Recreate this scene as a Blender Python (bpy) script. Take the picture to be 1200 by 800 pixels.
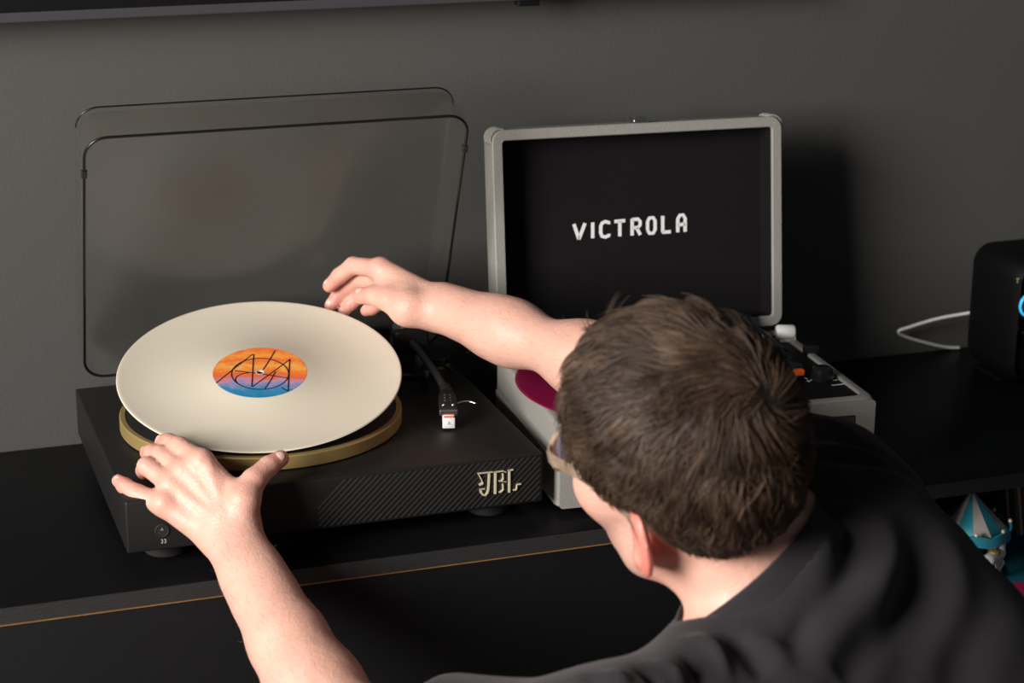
import bpy, bmesh, math, random
import numpy as np
from mathutils import Vector, Matrix
random.seed(4); rng = np.random.default_rng(4)
SC = bpy.context.scene; COL = SC.collection
for o in list(bpy.data.objects): bpy.data.objects.remove(o, do_unlink=True)

# ------------------------------------------------------------------ camera
CAM = np.array([-0.24748, -1.82974, 0.82009]); FPX = 2377.51
RM = np.array([[0.94447, 0.09444, -0.31474], [-0.32854, 0.29078, -0.89862], [0.00666, 0.95212, 0.30566]])
cd = bpy.data.cameras.new('camera'); cam = bpy.data.objects.new('camera', cd); COL.objects.link(cam)
cd.sensor_fit = 'HORIZONTAL'; cd.sensor_width = 36; cd.lens = FPX * 36 / 1200; cd.clip_start = .05
mw = Matrix.Identity(4)
for i in range(3):
    for j in range(3): mw[i][j] = RM[i, j]
    mw[i][3] = CAM[i]
cam.matrix_world = mw
cd.dof.use_dof = True; cd.dof.focus_distance = 2.07; cd.dof.aperture_fstop = 5.6
SC.camera = cam
SC.view_settings.view_transform = 'Standard'; SC.view_settings.look = 'None'
SC.view_settings.exposure = 0.0; SC.view_settings.gamma = 1; SC.view_settings.use_curve_mapping = False

# ------------------------------------------------------------------ world and lights
w = bpy.data.worlds.new('world'); SC.world = w; w.use_nodes = True
w.node_tree.nodes['Background'].inputs[0].default_value = (.80, .86, 1.0, 1); w.node_tree.nodes['Background'].inputs[1].default_value = .065

def area(name, loc, target, sx, sy, power, col):
    l = bpy.data.lights.new(name, 'AREA'); l.shape = 'RECTANGLE'; l.size = sx; l.size_y = sy; l.energy = power; l.color = col
    o = bpy.data.objects.new(name, l); COL.objects.link(o); o.location = loc
    o.rotation_euler = (Vector(target) - Vector(loc)).to_track_quat('-Z', 'Y').to_euler()
    return o
area('window_left_offscreen', (-2.30, -1.55, 1.25), (0, -1.55, 1.25), 1.5, 1.5, 255, (1.0, .955, .90))

# ------------------------------------------------------------------ pixel helpers (positions only)
def C(u, v, t): return CAM + t * (RM @ np.array([(u - 600) / FPX, -(v - 400) / FPX, -1.]))
def on(u, v, ax, val):
    d = RM @ np.array([(u - 600) / FPX, -(v - 400) / FPX, -1.]); return CAM + (val - CAM[ax]) / d[ax] * d
def hit(u, v, P, N):
    d = RM @ np.array([(u - 600) / FPX, -(v - 400) / FPX, -1.]); return CAM + np.dot(np.array(P) - CAM, N) / np.dot(d, N) * d
def V3(*a): return np.array(a, float)
def unit(v): v = np.asarray(v, float); return v / np.linalg.norm(v)

# ------------------------------------------------------------------ materials
def nodes(name):
    m = bpy.data.materials.new(name); m.use_nodes = True
    return m, m.node_tree.nodes, m.node_tree.links, m.node_tree.nodes['Principled BSDF']
def mat(name, col, rough=.5, metal=0, col2=None, nscale=40, bump=0, bscale=200, spec=.5, stretch=None, sheen=0, coat=0, emit=None, estr=0):
    m, n, l, b = nodes(name)
    b.inputs['Base Color'].default_value = (*col, 1); b.inputs['Roughness'].default_value = rough
    b.inputs['Metallic'].default_value = metal; b.inputs['Specular IOR Level'].default_value = spec
    if sheen: b.inputs['Sheen Weight'].default_value = sheen; b.inputs['Sheen Roughness'].default_value = .5
    if coat: b.inputs['Coat Weight'].default_value = coat; b.inputs['Coat Roughness'].default_value = .08
    if emit: b.inputs['Emission Color'].default_value = (*emit, 1); b.inputs['Emission Strength'].default_value = estr
    tc = n.new('ShaderNodeTexCoord'); src = tc.outputs['Object']
    if stretch:
        mp = n.new('ShaderNodeMapping'); mp.inputs['Scale'].default_value = stretch; l.new(src, mp.inputs[0]); src = mp.outputs[0]
    if col2 is None: col2 = tuple(c * .88 for c in col)
    nz = n.new('ShaderNodeTexNoise'); nz.inputs['Scale'].default_value = nscale; nz.inputs['Detail'].default_value = 5; l.new(src, nz.inputs[0])
    cr = n.new('ShaderNodeMix'); cr.data_type = 'RGBA'; cr.inputs[6].default_value = (*col, 1); cr.inputs[7].default_value = (*col2, 1)
    l.new(nz.outputs[0], cr.inputs[0]); l.new(cr.outputs[2], b.inputs['Base Color'])
    if bump:
        nb = n.new('ShaderNodeTexNoise'); nb.inputs['Scale'].default_value = bscale; nb.inputs['Detail'].default_value = 3; l.new(src, nb.inputs[0])
        bp = n.new('ShaderNodeBump'); bp.inputs['Strength'].default_value = bump; bp.inputs['Distance'].default_value = .002
        l.new(nb.outputs[0], bp.inputs['Height']); l.new(bp.outputs[0], b.inputs['Normal'])
    return m
M = {}
M['wall'] = mat('wall_paint', (.080, .079, .075), .7, col2=(.074, .073, .070), nscale=3, bump=.15, bscale=260, spec=.2)
M['floor'] = mat('floor_wood', (.16, .11, .075), .5, col2=(.09, .06, .04), nscale=6, stretch=(2, 14, 2), bump=.1)
M['shelf'] = mat('black_laminate', (.004, .004, .0045), .38, col2=(.006, .006, .0065), nscale=30, stretch=(1, 12, 12), bump=.08, bscale=120, spec=.10)
M['shelf_edge'] = mat('black_wood_edge', (.020, .020, .021), .6, col2=(.010, .010, .011), nscale=60, stretch=(1, 14, 14), bump=.4, bscale=160)
M['panel'] = mat('black_panel', (.007, .007, .008), .5, spec=.2, nscale=30, bump=.1)
M['raw'] = mat('raw_board_seam', (.42, .22, .06), .7, col2=(.22, .10, .03), nscale=80)
M['plinth'] = mat('black_satin_plinth', (.011, .0105, .0105), .5, bump=.06, bscale=900, spec=.3)
M['rib'] = mat('black_rib', (.016, .0155, .0155), .5, spec=.25)
M['rubber'] = mat('dark_rubber', (.012, .012, .012), .7)
M['gloss'] = mat('gloss_black_plastic', (.010, .010, .011), .25)
M['gold'] = mat('brushed_gold', (.46, .33, .13), .48, .55, col2=(.40, .285, .11), nscale=60, stretch=(1, 1, 20))
M['brass'] = mat('pale_brass', (.88, .78, .56), .35, .35)
M['chrome'] = mat('chrome', (.75, .74, .74), .18, 1)
M['steel'] = mat('satin_steel', (.55, .55, .56), .32, 1)
M['silver'] = mat('silver_plastic', (.80, .76, .77), .35)
M['white'] = mat('white_plastic', (.75, .74, .72), .4)
M['whiteprint'] = mat('white_print', (.85, .85, .86), .5)
M['greyprint'] = mat('grey_print', (.42, .42, .42), .5)
M['leather'] = mat('grey_leatherette', (.29, .28, .26), .5, col2=(.25, .24, .222), nscale=200, bump=.35, bscale=700)
M['lining'] = mat('black_lining', (.006, .005, .006), .7, bump=.2, bscale=900, spec=.2)
M['grille'] = mat('dark_grille_cloth', (.030, .026, .022), .9, bump=.6, bscale=900)
M['crimson'] = mat('crimson_vinyl', (.20, .004, .045), .3, col2=(.16, .003, .035))
M['orange'] = mat('orange_plastic', (.9, .14, .012), .45)
M['rubberised'] = mat('speaker_rubber', (.002, .002, .0022), .6, spec=.12)
M['bluering'] = mat('blue_light_ring', (.05, .35, .6), .4, emit=(.03, .42, .75), estr=.75)
M['yellowprint'] = mat('yellow_print', (.5, .5, .12), .5)
M['tv'] = mat('tv_black', (.006, .006, .007), .3)
M['tvedge'] = mat('tv_bezel', (.055, .052, .060), .35)
M['teal'] = mat('teal_enamel', (.035, .33, .42), .35, col2=(.03, .27, .36))
M['tealdark'] = mat('deep_teal_card', (.01, .12, .16), .5)
M['cream'] = mat('cream_enamel', (.62, .55, .50), .4)
M['carmine'] = mat('carmine_card', (.36, .012, .06), .45)
M['paper'] = mat('paper_white', (.6, .58, .52), .7)
for k, c in dict(sl_green=(.13, .15, .06), sl_dark=(.02, .02, .025), sl_red=(.28, .03, .04), sl_tan=(.32, .25, .17), sl_grey=(.2, .2, .2), sl_blue=(.03, .2, .24), sl_brown=(.12, .06, .03)).items():
    M[k] = mat(k, c, .6)
M['denim'] = mat('dark_denim', (.03, .036, .05), .9, bump=.4, bscale=900)
M['shoe'] = mat('black_shoe', (.02, .02, .02), .6)
M['sole'] = mat('shoe_sole', (.35, .34, .32), .7)
M['eye'] = mat('eye_white', (.75, .72, .70), .2)
M['iris'] = mat('brown_iris', (.06, .03, .015), .2)
M['armhair'] = mat('fine_arm_hair', (.20, .12, .08), .6)
M['nail'] = mat('fingernail', (.80, .50, .43), .30)

def clearish(name, tint, ior=.4, rough=.08, haze=0):
    m = bpy.data.materials.new(name); m.use_nodes = True; n = m.node_tree.nodes; l = m.node_tree.links; n.clear()
    out = n.new('ShaderNodeOutputMaterial'); tr = n.new('ShaderNodeBsdfTransparent'); tr.inputs[0].default_value = (*tint, 1)
    gl = n.new('ShaderNodeBsdfGlossy'); gl.inputs['Roughness'].default_value = rough; gl.inputs['Color'].default_value = (.9, .9, .9, 1)
    lw = n.new('ShaderNodeLayerWeight'); lw.inputs[0].default_value = .5
    pw = n.new('ShaderNodeMath'); pw.operation = 'POWER'; pw.inputs[1].default_value = 4; l.new(lw.outputs['Facing'], pw.inputs[0])
    fr = n.new('ShaderNodeMath'); fr.operation = 'MULTIPLY_ADD'; fr.inputs[1].default_value = ior; fr.inputs[2].default_value = .025; l.new(pw.outputs[0], fr.inputs[0])
    mx = n.new('ShaderNodeMixShader'); l.new(fr.outputs[0], mx.inputs[0]); l.new(tr.outputs[0], mx.inputs[1]); l.new(gl.outputs[0], mx.inputs[2])
    if haze:
        df = n.new('ShaderNodeBsdfDiffuse'); df.inputs[0].default_value = (.35, .34, .31, 1)
        nz = n.new('ShaderNodeTexNoise'); nz.inputs['Scale'].default_value = 6
        mr = n.new('ShaderNodeMapRange'); mr.inputs[3].default_value = haze * .6; mr.inputs[4].default_value = haze * 1.4
        l.new(nz.outputs[0], mr.inputs[0])
        m2 = n.new('ShaderNodeMixShader'); l.new(mr.outputs[0], m2.inputs[0]); l.new(mx.outputs[0], m2.inputs[1]); l.new(df.outputs[0], m2.inputs[2]); mx = m2
    l.new(mx.outputs[0], out.inputs[0]); return m
M['smoke'] = clearish('smoked_acrylic', (.92, .92, .91), .12, .25, haze=.016)
M['smoke_edge'] = mat('smoked_acrylic_edge', (.008, .008, .008), .25)
M['lens'] = clearish('spectacle_lens', (.70, .66, .78))

def mat_record():
    m, n, l, b = nodes('cream_vinyl'); b.inputs['Roughness'].default_value = .34; b.inputs['Specular IOR Level'].default_value = .4
    tc = n.new('ShaderNodeTexCoord'); ln = n.new('ShaderNodeVectorMath'); ln.operation = 'LENGTH'; l.new(tc.outputs['Object'], ln.inputs[0])
    nz = n.new('ShaderNodeTexNoise'); nz.inputs['Scale'].default_value = 14; l.new(tc.outputs['Object'], nz.inputs[0])
    mx = n.new('ShaderNodeMix'); mx.data_type = 'RGBA'; mx.inputs[6].default_value = (.70, .635, .52, 1); mx.inputs[7].default_value = (.67, .60, .485, 1)
    l.new(nz.outputs[0], mx.inputs[0]); l.new(mx.outputs[2], b.inputs['Base Color'])
    mu = n.new('ShaderNodeMath'); mu.operation = 'MULTIPLY'; mu.inputs[1].default_value = 5200; l.new(ln.outputs['Value'], mu.inputs[0])
    sn = n.new('ShaderNodeMath'); sn.operation = 'SINE'; l.new(mu.outputs[0], sn.inputs[0])
    bp = n.new('ShaderNodeBump'); bp.inputs['Strength'].default_value = .12; bp.inputs['Distance'].default_value = .0003
    l.new(sn.outputs[0], bp.inputs['Height']); l.new(bp.outputs[0], b.inputs['Normal'])
    return m
M['record'] = mat_record()

def mat_label():   # printed paper label: orange clouds over a blue foot
    m, n, l, b = nodes('orange_blue_label'); b.inputs['Roughness'].default_value = .5
    tc = n.new('ShaderNodeTexCoord'); sp = n.new('ShaderNodeSeparateXYZ'); l.new(tc.outputs['Object'], sp.inputs[0])
    nz = n.new('ShaderNodeTexNoise'); nz.inputs['Scale'].default_value = 60; nz.inputs['Detail'].default_value = 8; nz.inputs['Distortion'].default_value = 1.2
    l.new(tc.outputs['Object'], nz.inputs[0])
    a = n.new('ShaderNodeMath'); a.operation = 'MULTIPLY_ADD'; a.inputs[1].default_value = .040; a.inputs[2].default_value = -.016; l.new(nz.outputs[0], a.inputs[0])
    s = n.new('ShaderNodeMath'); s.operation = 'ADD'; tl = n.new('ShaderNodeMath'); tl.operation = 'MULTIPLY_ADD'; tl.inputs[1].default_value = .28; l.new(sp.outputs[0], tl.inputs[0]); l.new(sp.outputs[1], tl.inputs[2]); l.new(tl.outputs[0], s.inputs[0]); l.new(a.outputs[0], s.inputs[1])
    mr = n.new('ShaderNodeMapRange'); mr.inputs[1].default_value = -.05; mr.inputs[2].default_value = .05; l.new(s.outputs[0], mr.inputs[0])
    r = n.new('ShaderNodeValToRGB'); e = r.color_ramp.elements
    e[0].position = 0; e[0].color = (.01, .20, .38, 1); e[1].position = 1; e[1].color = (.86, .18, .03, 1)
    for p, c in ((.18, (.04, .24, .46, 1)), (.29, (.26, .27, .52, 1)), (.37, (.58, .26, .34, 1)), (.45, (.76, .14, .05, 1)), (.56, (.85, .20, .03, 1)), (.66, (.92, .42, .08, 1)), (.76, (.84, .17, .03, 1)), (.87, (.92, .36, .06, 1))):
        x = e.new(p); x.color = c
    l.new(mr.outputs[0], r.inputs[0]); l.new(r.outputs[0], b.inputs['Base Color']); return m
M['label'] = mat_label()
M['ink'] = mat('dark_ink', (.02, .012, .02), .6)

def mat_skin():
    m, n, l, b = nodes('skin'); b.inputs['Roughness'].default_value = .47
    tc = n.new('ShaderNodeTexCoord'); nz = n.new('ShaderNodeTexNoise'); nz.inputs['Scale'].default_value = 28; nz.inputs['Detail'].default_value = 6
    l.new(tc.outputs['Object'], nz.inputs[0])
    mx = n.new('ShaderNodeMix'); mx.data_type = 'RGBA'; mx.inputs[6].default_value = (.71, .425, .335, 1); mx.inputs[7].default_value = (.64, .335, .262, 1)
    l.new(nz.outputs[0], mx.inputs[0])
    at = n.new('ShaderNodeAttribute'); at.attribute_name = 'flush'
    m2 = n.new('ShaderNodeMix'); m2.data_type = 'RGBA'; m2.inputs[7].default_value = (.68, .19, .15, 1); l.new(at.outputs['Fac'], m2.inputs[0]); l.new(mx.outputs[2], m2.inputs[6])
    a2 = n.new('ShaderNodeAttribute'); a2.attribute_name = 'stubble'
    n2 = n.new('ShaderNodeTexNoise'); n2.inputs['Scale'].default_value = 900; l.new(tc.outputs['Object'], n2.inputs[0])
    mm = n.new('ShaderNodeMath'); mm.operation = 'MULTIPLY'; l.new(a2.outputs['Fac'], mm.inputs[0]); l.new(n2.outputs[0], mm.inputs[1])
    m3 = n.new('ShaderNodeMix'); m3.data_type = 'RGBA'; m3.inputs[7].default_value = (.18, .14, .12, 1); l.new(mm.outputs[0], m3.inputs[0]); l.new(m2.outputs[2], m3.inputs[6])
    l.new(m3.outputs[2], b.inputs['Base Color'])
    b.inputs['Subsurface Weight'].default_value = .22; b.inputs['Subsurface Radius'].default_value = (1, .3, .16); b.inputs['Subsurface Scale'].default_value = .008
    nb = n.new('ShaderNodeTexNoise'); nb.inputs['Scale'].default_value = 420; nb.inputs['Detail'].default_value = 4; l.new(tc.outputs['Object'], nb.inputs[0])
    n3 = n.new('ShaderNodeTexNoise'); n3.inputs['Scale'].default_value = 60; n3.inputs['Detail'].default_value = 3; l.new(tc.outputs['Object'], n3.inputs[0])
    ad = n.new('ShaderNodeMath'); ad.operation = 'MULTIPLY_ADD'; ad.inputs[1].default_value = 2.0; l.new(n3.outputs[0], ad.inputs[0]); l.new(nb.outputs[0], ad.inputs[2])
    bp = n.new('ShaderNodeBump'); bp.inputs['Strength'].default_value = .38; bp.inputs['Distance'].default_value = .0015
    l.new(ad.outputs[0], bp.inputs['Height']); l.new(bp.outputs[0], b.inputs['Normal']); return m
M['skin'] = mat_skin()
def mat_shirt():
    m = mat('charcoal_jersey', (.020, .0172, .0205), .9, col2=(.017, .0148, .0176), nscale=120, bump=.25, bscale=1600, spec=.25, sheen=.08); return m
M['shirt'] = mat_shirt()
def mat_hair():
    m, n, l, b = nodes('brown_hair'); b.inputs['Roughness'].default_value = .45; b.inputs['Specular IOR Level'].default_value = .3
    at = n.new('ShaderNodeAttribute'); at.attribute_name = 'tone'
    r = n.new('ShaderNodeValToRGB'); e = r.color_ramp.elements
    e[0].position = 0; e[0].color = (.022, .013, .008, 1); e[1].position = 1; e[1].color = (.17, .108, .070, 1)
    x = e.new(.6); x.color = (.076, .047, .031, 1)
    l.new(at.outputs['Fac'], r.inputs[0]); l.new(r.outputs[0], b.inputs['Base Color']); return m
M['hair'] = mat_hair()
M['scalp'] = mat('hair_base', (.034, .020, .014), .7, col2=(.022, .013, .009), nscale=150, bump=.6, bscale=300)
M['tortoise'] = mat('clear_tortoise_acetate', (.46, .36, .27), .18, col2=(.10, .05, .03), nscale=90, coat=.5)

# ------------------------------------------------------------------ mesh helpers
WLOC = {}
def new_obj(name, me, m, parent=None):
    o = bpy.data.objects.new(name, me); COL.objects.link(o)
    if m is not None: me.materials.append(M[m] if isinstance(m, str) else m)
    if parent is not None: o.parent = parent
    return o
def obj(name, vf, m, parent=None, smooth=False, world=True, auto=None):
    """one mesh object; with a parent the vertices are given in world space and made local to it"""
    V, F = vf; V = np.asarray(V, float)
    off = WLOC.get(parent.name, np.zeros(3)) if parent is not None and world else np.zeros(3)
    base = np.zeros(3)
    if parent is None:
        base = np.array([(V[:, 0].min() + V[:, 0].max()) / 2, (V[:, 1].min() + V[:, 1].max()) / 2, V[:, 2].min()])
        off = base
    me = bpy.data.meshes.new(name); me.from_pydata((V - off).tolist(), [], [list(map(int, f)) for f in F]); me.update()
    if smooth or auto is not None:
        me.shade_smooth()
        if auto is not None: me.set_sharp_from_angle(angle=math.radians(auto))
    o = new_obj(name, me, m, parent); o.location = base
    WLOC[o.name] = off if parent is not None else base
    return o
def thing(name, loc, label, cat, group=None, rz=0):
    o = bpy.data.objects.new(name, None); COL.objects.link(o); o.location = loc; o.rotation_euler = (0, 0, rz); o.empty_display_size = .02
    WLOC[o.name] = np.array(loc, float) if rz == 0 else np.zeros(3)
    return tag(o, label, cat, group)
def tag(o, label=None, cat=None, group=None, kind=None):
    if label: o['label'] = label
    if cat: o['category'] = cat
    if group: o['group'] = group
    if kind: o['kind'] = kind
    return o
def bm_out(bm):
    bm.verts.index_update(); V = [v.co[:] for v in bm.verts]; F = [[v.index for v in f.verts] for f in bm.faces]; bm.free(); return V, F
def box(x0, x1, y0, y1, z0, z1, bev=.0, seg=2):
    bm = bmesh.new(); bmesh.ops.create_cube(bm, size=1)
    for v in bm.verts:
        v.co = ((x0 + x1) / 2 + v.co.x * (x1 - x0), (y0 + y1) / 2 + v.co.y * (y1 - y0), (z0 + z1) / 2 + v.co.z * (z1 - z0))
    if bev: bmesh.ops.bevel(bm, geom=bm.edges[:], offset=bev, segments=seg, profile=.5, affect='EDGES')
    return bm_out(bm)
def frame_of(c, ex, ey, ez, vf):
    V = np.asarray(vf[0], float); return np.asarray(c) + V[:, :1] * np.asarray(ex) + V[:, 1:2] * np.asarray(ey) + V[:, 2:3] * np.asarray(ez), vf[1]
def join(*ps):
    V, F, k = [], [], 0
    for v, f in ps:
        v = np.asarray(v, float); V.append(v); F += [[i + k for i in q] for q in f]; k += len(v)
    return np.concatenate(V), F
def rrect(x0, x1, y0, y1, r, n=8):
    P = []
    for cx, cy, a in ((x1 - r, y1 - r, 0), (x0 + r, y1 - r, 90), (x0 + r, y0 + r, 180), (x1 - r, y0 + r, 270)):
        for k in range(n + 1):
            t = math.radians(a + 90 * k / n); P.append((cx + r * math.cos(t), cy + r * math.sin(t)))
    return P
def loft(loops, cap0=True, cap1=True, closed_v=False):
    n = len(loops[0]); V = np.concatenate([np.asarray(l, float) for l in loops]); F = []; L = len(loops)
    for i in range(L if closed_v else L - 1):
        a, b = i * n, ((i + 1) % L) * n
        for k in range(n): F.append([a + k, a + (k + 1) % n, b + (k + 1) % n, b + k])
    if not closed_v:
        if cap0: F.append(list(range(n))[::-1])
        if cap1: F.append([(L - 1) * n + k for k in range(n)])
    return V, F
def prism(poly, z0, z1, bev=0):
    """rounded plate: polygon in xy, extruded in z, top edge chamfered"""
    P = np.array(poly); c = P.mean(0)
    def off(d):
        nx = np.roll(P, -1, 0) - np.roll(P, 1, 0); nx = np.stack([nx[:, 1], -nx[:, 0]], 1); nx /= np.linalg.norm(nx, axis=1)[:, None] + 1e-12
        return P - nx * d
    lp = lambda Q, z: np.column_stack([Q, np.full(len(Q), z)])
    if bev: return loft([lp(off(bev), z0), lp(off(bev * .3), z0 + bev * .3), lp(P, z0 + bev), lp(P, z1 - bev), lp(off(bev * .3), z1 - bev * .3), lp(off(bev), z1)])
    return loft([lp(P, z0), lp(P, z1)])
def lathe(prof, n=48, c=(0, 0, 0), ax=None):
    """prof: (r,z) pairs from bottom to top"""
    a = np.arange(n) * 2 * math.pi / n
    V, F = loft([np.column_stack([r * np.cos(a), r * np.sin(a), np.full(n, z)]) for r, z in prof])
    if ax is not None:
        z = unit(ax); x = unit(np.cross([.31, .2, .93] if abs(z[2]) < .9 else [0, 1, 0], z)); y = np.cross(z, x)
        return frame_of(c, x, y, z, (V, F))
    return V + np.array(c), F
def tube(path, r, n=10, cap=True):
    P = np.asarray(path, float); m = len(P); r = np.broadcast_to(np.asarray(r, float), (m,))
    T = np.gradient(P, axis=0); T /= np.linalg.norm(T, axis=1)[:, None] + 1e-12
    u = unit(np.cross(T[0], [.123, .456, .88])); loops = []
    a = np.arange(n) * 2 * math.pi / n
    for i in range(m):
        u = unit(u - T[i] * np.dot(u, T[i])); v = np.cross(T[i], u)
        loops.append(P[i] + r[i] * (np.cos(a)[:, None] * u + np.sin(a)[:, None] * v))
    return loft(loops, cap, cap)
def spline(pts, n=24):
    P = np.asarray(pts, float); P = np.vstack([2 * P[0] - P[1], P, 2 * P[-1] - P[-2]]); out = []
    for i in range(1, len(P) - 2):
        for t in np.arange(n) / n:
            a, b, c, d = P[i - 1:i + 3]
            out.append(.5 * ((2 * b) + (c - a) * t + (2 * a - 5 * b + 4 * c - d) * t * t + (3 * b - a - 3 * c + d) * t ** 3))
    return np.array(out + [P[-2]])
def stroke(pts, wd, N, h):
    """flat raised line through 3-D points on a plane with normal N"""
    P = np.asarray(pts, float); N = unit(N); T = np.gradient(P, axis=0); T /= np.linalg.norm(T, axis=1)[:, None] + 1e-12
    S = np.cross(N, T) * wd / 2
    V = []; F = []
    for p, s in zip(P, S): V += [p - s, p + s, p + s + N * h, p - s + N * h]
    for i in range(len(P) - 1):
        a, b = 4 * i, 4 * i + 4
        for k in range(4): F.append([a + k, a + (k + 1) % 4, b + (k + 1) % 4, b + k])
    F += [[0, 1, 2, 3][::-1], [4 * len(P) - 4 + k for k in range(4)]]
    return V, F
def text_mesh(s, size, c, ex, ey, depth=.0002):
    cu = bpy.data.curves.new('txt', 'FONT'); cu.body = s; cu.size = size; cu.extrude = depth; cu.align_x = 'CENTER'; cu.align_y = 'CENTER'
    o = bpy.data.objects.new('txt', cu); COL.objects.link(o); bpy.context.view_layer.update()
    me = bpy.data.meshes.new_from_object(o.evaluated_get(bpy.context.evaluated_depsgraph_get()))
    V = np.array([v.co[:] for v in me.vertices]); F = [list(p.vertices) for p in me.polygons]
    bpy.data.objects.remove(o); bpy.data.curves.remove(cu); bpy.data.meshes.remove(me)
    return frame_of(c, ex, ey, np.cross(ex, ey), (V, F))

# ================================================================== the room
FLOOR = -.55; WALL = .379
o = obj('floor', box(-3, 3.2, -3.2, .5, FLOOR - .05, FLOOR), 'floor'); tag(o, kind='structure')
o = obj('wall_back', box(-3, 3.2, WALL, .5, FLOOR, 2.1), 'wall'); tag(o, kind='structure')

# ------------------------------------------------------------------ console
SY = -.040
t = thing('media_console', (.35, .15, FLOOR), 'long low black media console carrying both turntables', 'console')
top = obj('top_board', box(-1.2, 1.62, SY, WALL - .004, -.0175, 0, .0012), 'shelf', t, auto=40)
obj('edge_band', box(-1.2, 1.62, SY - .0012, SY, -.0172, -.0008), 'shelf_edge', top)
obj('seam_strip', box(-1.2, .855, SY + .0005, SY + .02, -.0195, -.0175), 'raw', t)
for x0, x1 in ((-1.195, -.42), (-.416, .854)):
    obj('door', box(x0, x1, SY + .001, SY + .018, FLOOR + .06, -.0195, .001), 'panel', t, auto=40)
for x in (-1.2, .856, 1.602):
    obj('side_panel', box(x, x + .018, SY + .002, WALL - .006, FLOOR + .05, -.0175, .0008), 'shelf', t, auto=40)
LOW = -.225
obj('inner_shelf', box(.874, 1.602, SY + .01, WALL - .01, LOW - .018, LOW), 'shelf', t)
obj('bottom_board', box(-1.182, 1.602, SY + .004, WALL - .01, FLOOR + .05, FLOOR + .068), 'shelf', t)
obj('back_panel', box(-1.182, 1.602, WALL - .010, WALL - .006, FLOOR + .068, -.0175), 'shelf', t)
for x in (-1.1, .35, 1.5):
    for y in (.02, .32): obj('foot', lathe([(.016, FLOOR), (.018, FLOOR + .04), (.02, FLOOR + .05)], 16, (x, y, 0)), 'shelf', t, auto=40)

# ------------------------------------------------------------------ television over the console
t = thing('television', (.15, .35, .488), 'black television hanging on the dark wall above the smoked dust cover', 'television')
obj('screen_panel', box(-.55, .85, .328, .334, .498, 1.2, .001), 'tv', t)
b = obj('bezel', box(-.555, .855, .326, .352, .488, .4985, .0015), 'tvedge', t)
obj('back_housing', box(-.4, .7, .352, WALL, .53, 1.1, .01), 'tv', t)
obj('rear_shell', box(-.555, .855, .334, .352, .4985, 1.2, .002), 'tv', t)
obj('sensor_window', box(.513, .54, .33, .345, .4805, .4885, .002), 'tv', t)

# ================================================================== turntable
W, D, H0, H1 = .428, .3514, .020, .0743
tt = thing('turntable', (W / 2, D / 2, 0), 'black belt-drive turntable with gold platter and raised smoked cover', 'turntable')
obj('plinth', box(0, W, 0, D, H0, H1, .0022, 3), 'plinth', tt, auto=35)
ribs = []
pitch = .0067; x = .168
while x < W + .06:           # fine slanted ribs across the right half of the front
    zs = []
    for s in (0, .0033):
        a = [x + s, H0 + .003]; b = [x + s + .050, H1 - .003]
        def clip(a, b, lo, hi):
            a, b = list(a), list(b)
            if a[0] < lo: k = (lo - a[0]) / (b[0] - a[0]); a = [lo, a[1] + k * (b[1] - a[1])]
            if b[0] > hi: k = (hi - a[0]) / (b[0] - a[0]); b = [hi, a[1] + k * (b[1] - a[1])]
            return a, b
        if a[0] < W - .004: zs.append(clip(a, b, .19, W - .003))
    if len(zs) == 2 and zs[0][1][0] > .192:
        (a, b), (c, d) = zs; y = -.00045
        Vv = [(a[0], 0, a[1]), (c[0], 0, c[1]), (d[0], 0, d[1]), (b[0], 0, b[1])]; mid0 = ((a[0] + c[0]) / 2, y, (a[1] + c[1]) / 2); mid1 = ((b[0] + d[0]) / 2, y, (b[1] + d[1]) / 2)
        ribs.append((Vv + [mid0, mid1], [[1, 2, 5, 4], [0, 4, 5, 3], [0, 1, 4], [2, 3, 5]]))
    x += pitch
tag(obj('ribbing', join(*ribs), 'rib', tt), 'fine slanted ribs on the front of the plinth', kind='stuff')
for x, y in ((.045, .045), (W - .045, .045), (.045, D - .045), (W - .045, D - .045)):
    obj('foot', lathe([(.020, 0), (.022, .002), (.0225, .010), (.021, .016), (.016, .020)], 40, (x, y, 0)), 'rubber', tt, auto=40)
# speed button with its mark
bx, bz = .0345, .0405
btn = obj('speed_button', lathe([(.0072, -.0002), (.0072, .0008), (.0062, .0012), (.0058, .0006)], 40, (bx, 0, bz), (0, -1, 0)), 'rubber', tt, auto=40)
obj('button_mark', text_mesh('^', .006, (bx, -.0011, bz + .0005), (1, 0, 0), (0, 0, 1)), 'greyprint', btn)
obj('speed_print', text_mesh('33', .0062, (bx + .001, -.0002, bz - .0115), (1, 0, 0), (0, 0, 1)), 'greyprint', tt)
# JBL lettering as brass ribbons
def jp(cx, cy): return on(540 + cx / 8.89, 530 + cy / 8.89, 1, 0.0)
lg = [([(172, 214), (330, 198)], 9), ([(178, 216), (226, 312)], 9), ([(186, 332), (214, 322), (226, 312)], 20), ([(292, 212), (288, 300), (282, 380), (272, 415), (248, 440), (222, 432), (206, 412), (202, 378)], 20),
      ([(192, 380), (246, 374)], 8), ([(356, 200), (354, 426)], 22), ([(338, 202), (440, 187), (466, 200)], 9), ([(432, 214), (436, 270), (420, 290), (392, 294)], 14),
      ([(392, 296), (470, 300)], 5), ([(432, 322), (436, 382), (420, 400), (392, 410)], 14), ([(501, 180), (500, 410)], 20), ([(488, 186), (542, 174)], 10), ([(540, 386), (570, 384), (578, 360), (580, 330), (622, 322)], 11)]
obj('maker_letters', join(*[stroke([jp(*q) for q in pts], wd / 8.89 / 1165, (0, -1, 0), .0022) for pts, wd in lg]), 'brass', tt)
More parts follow.
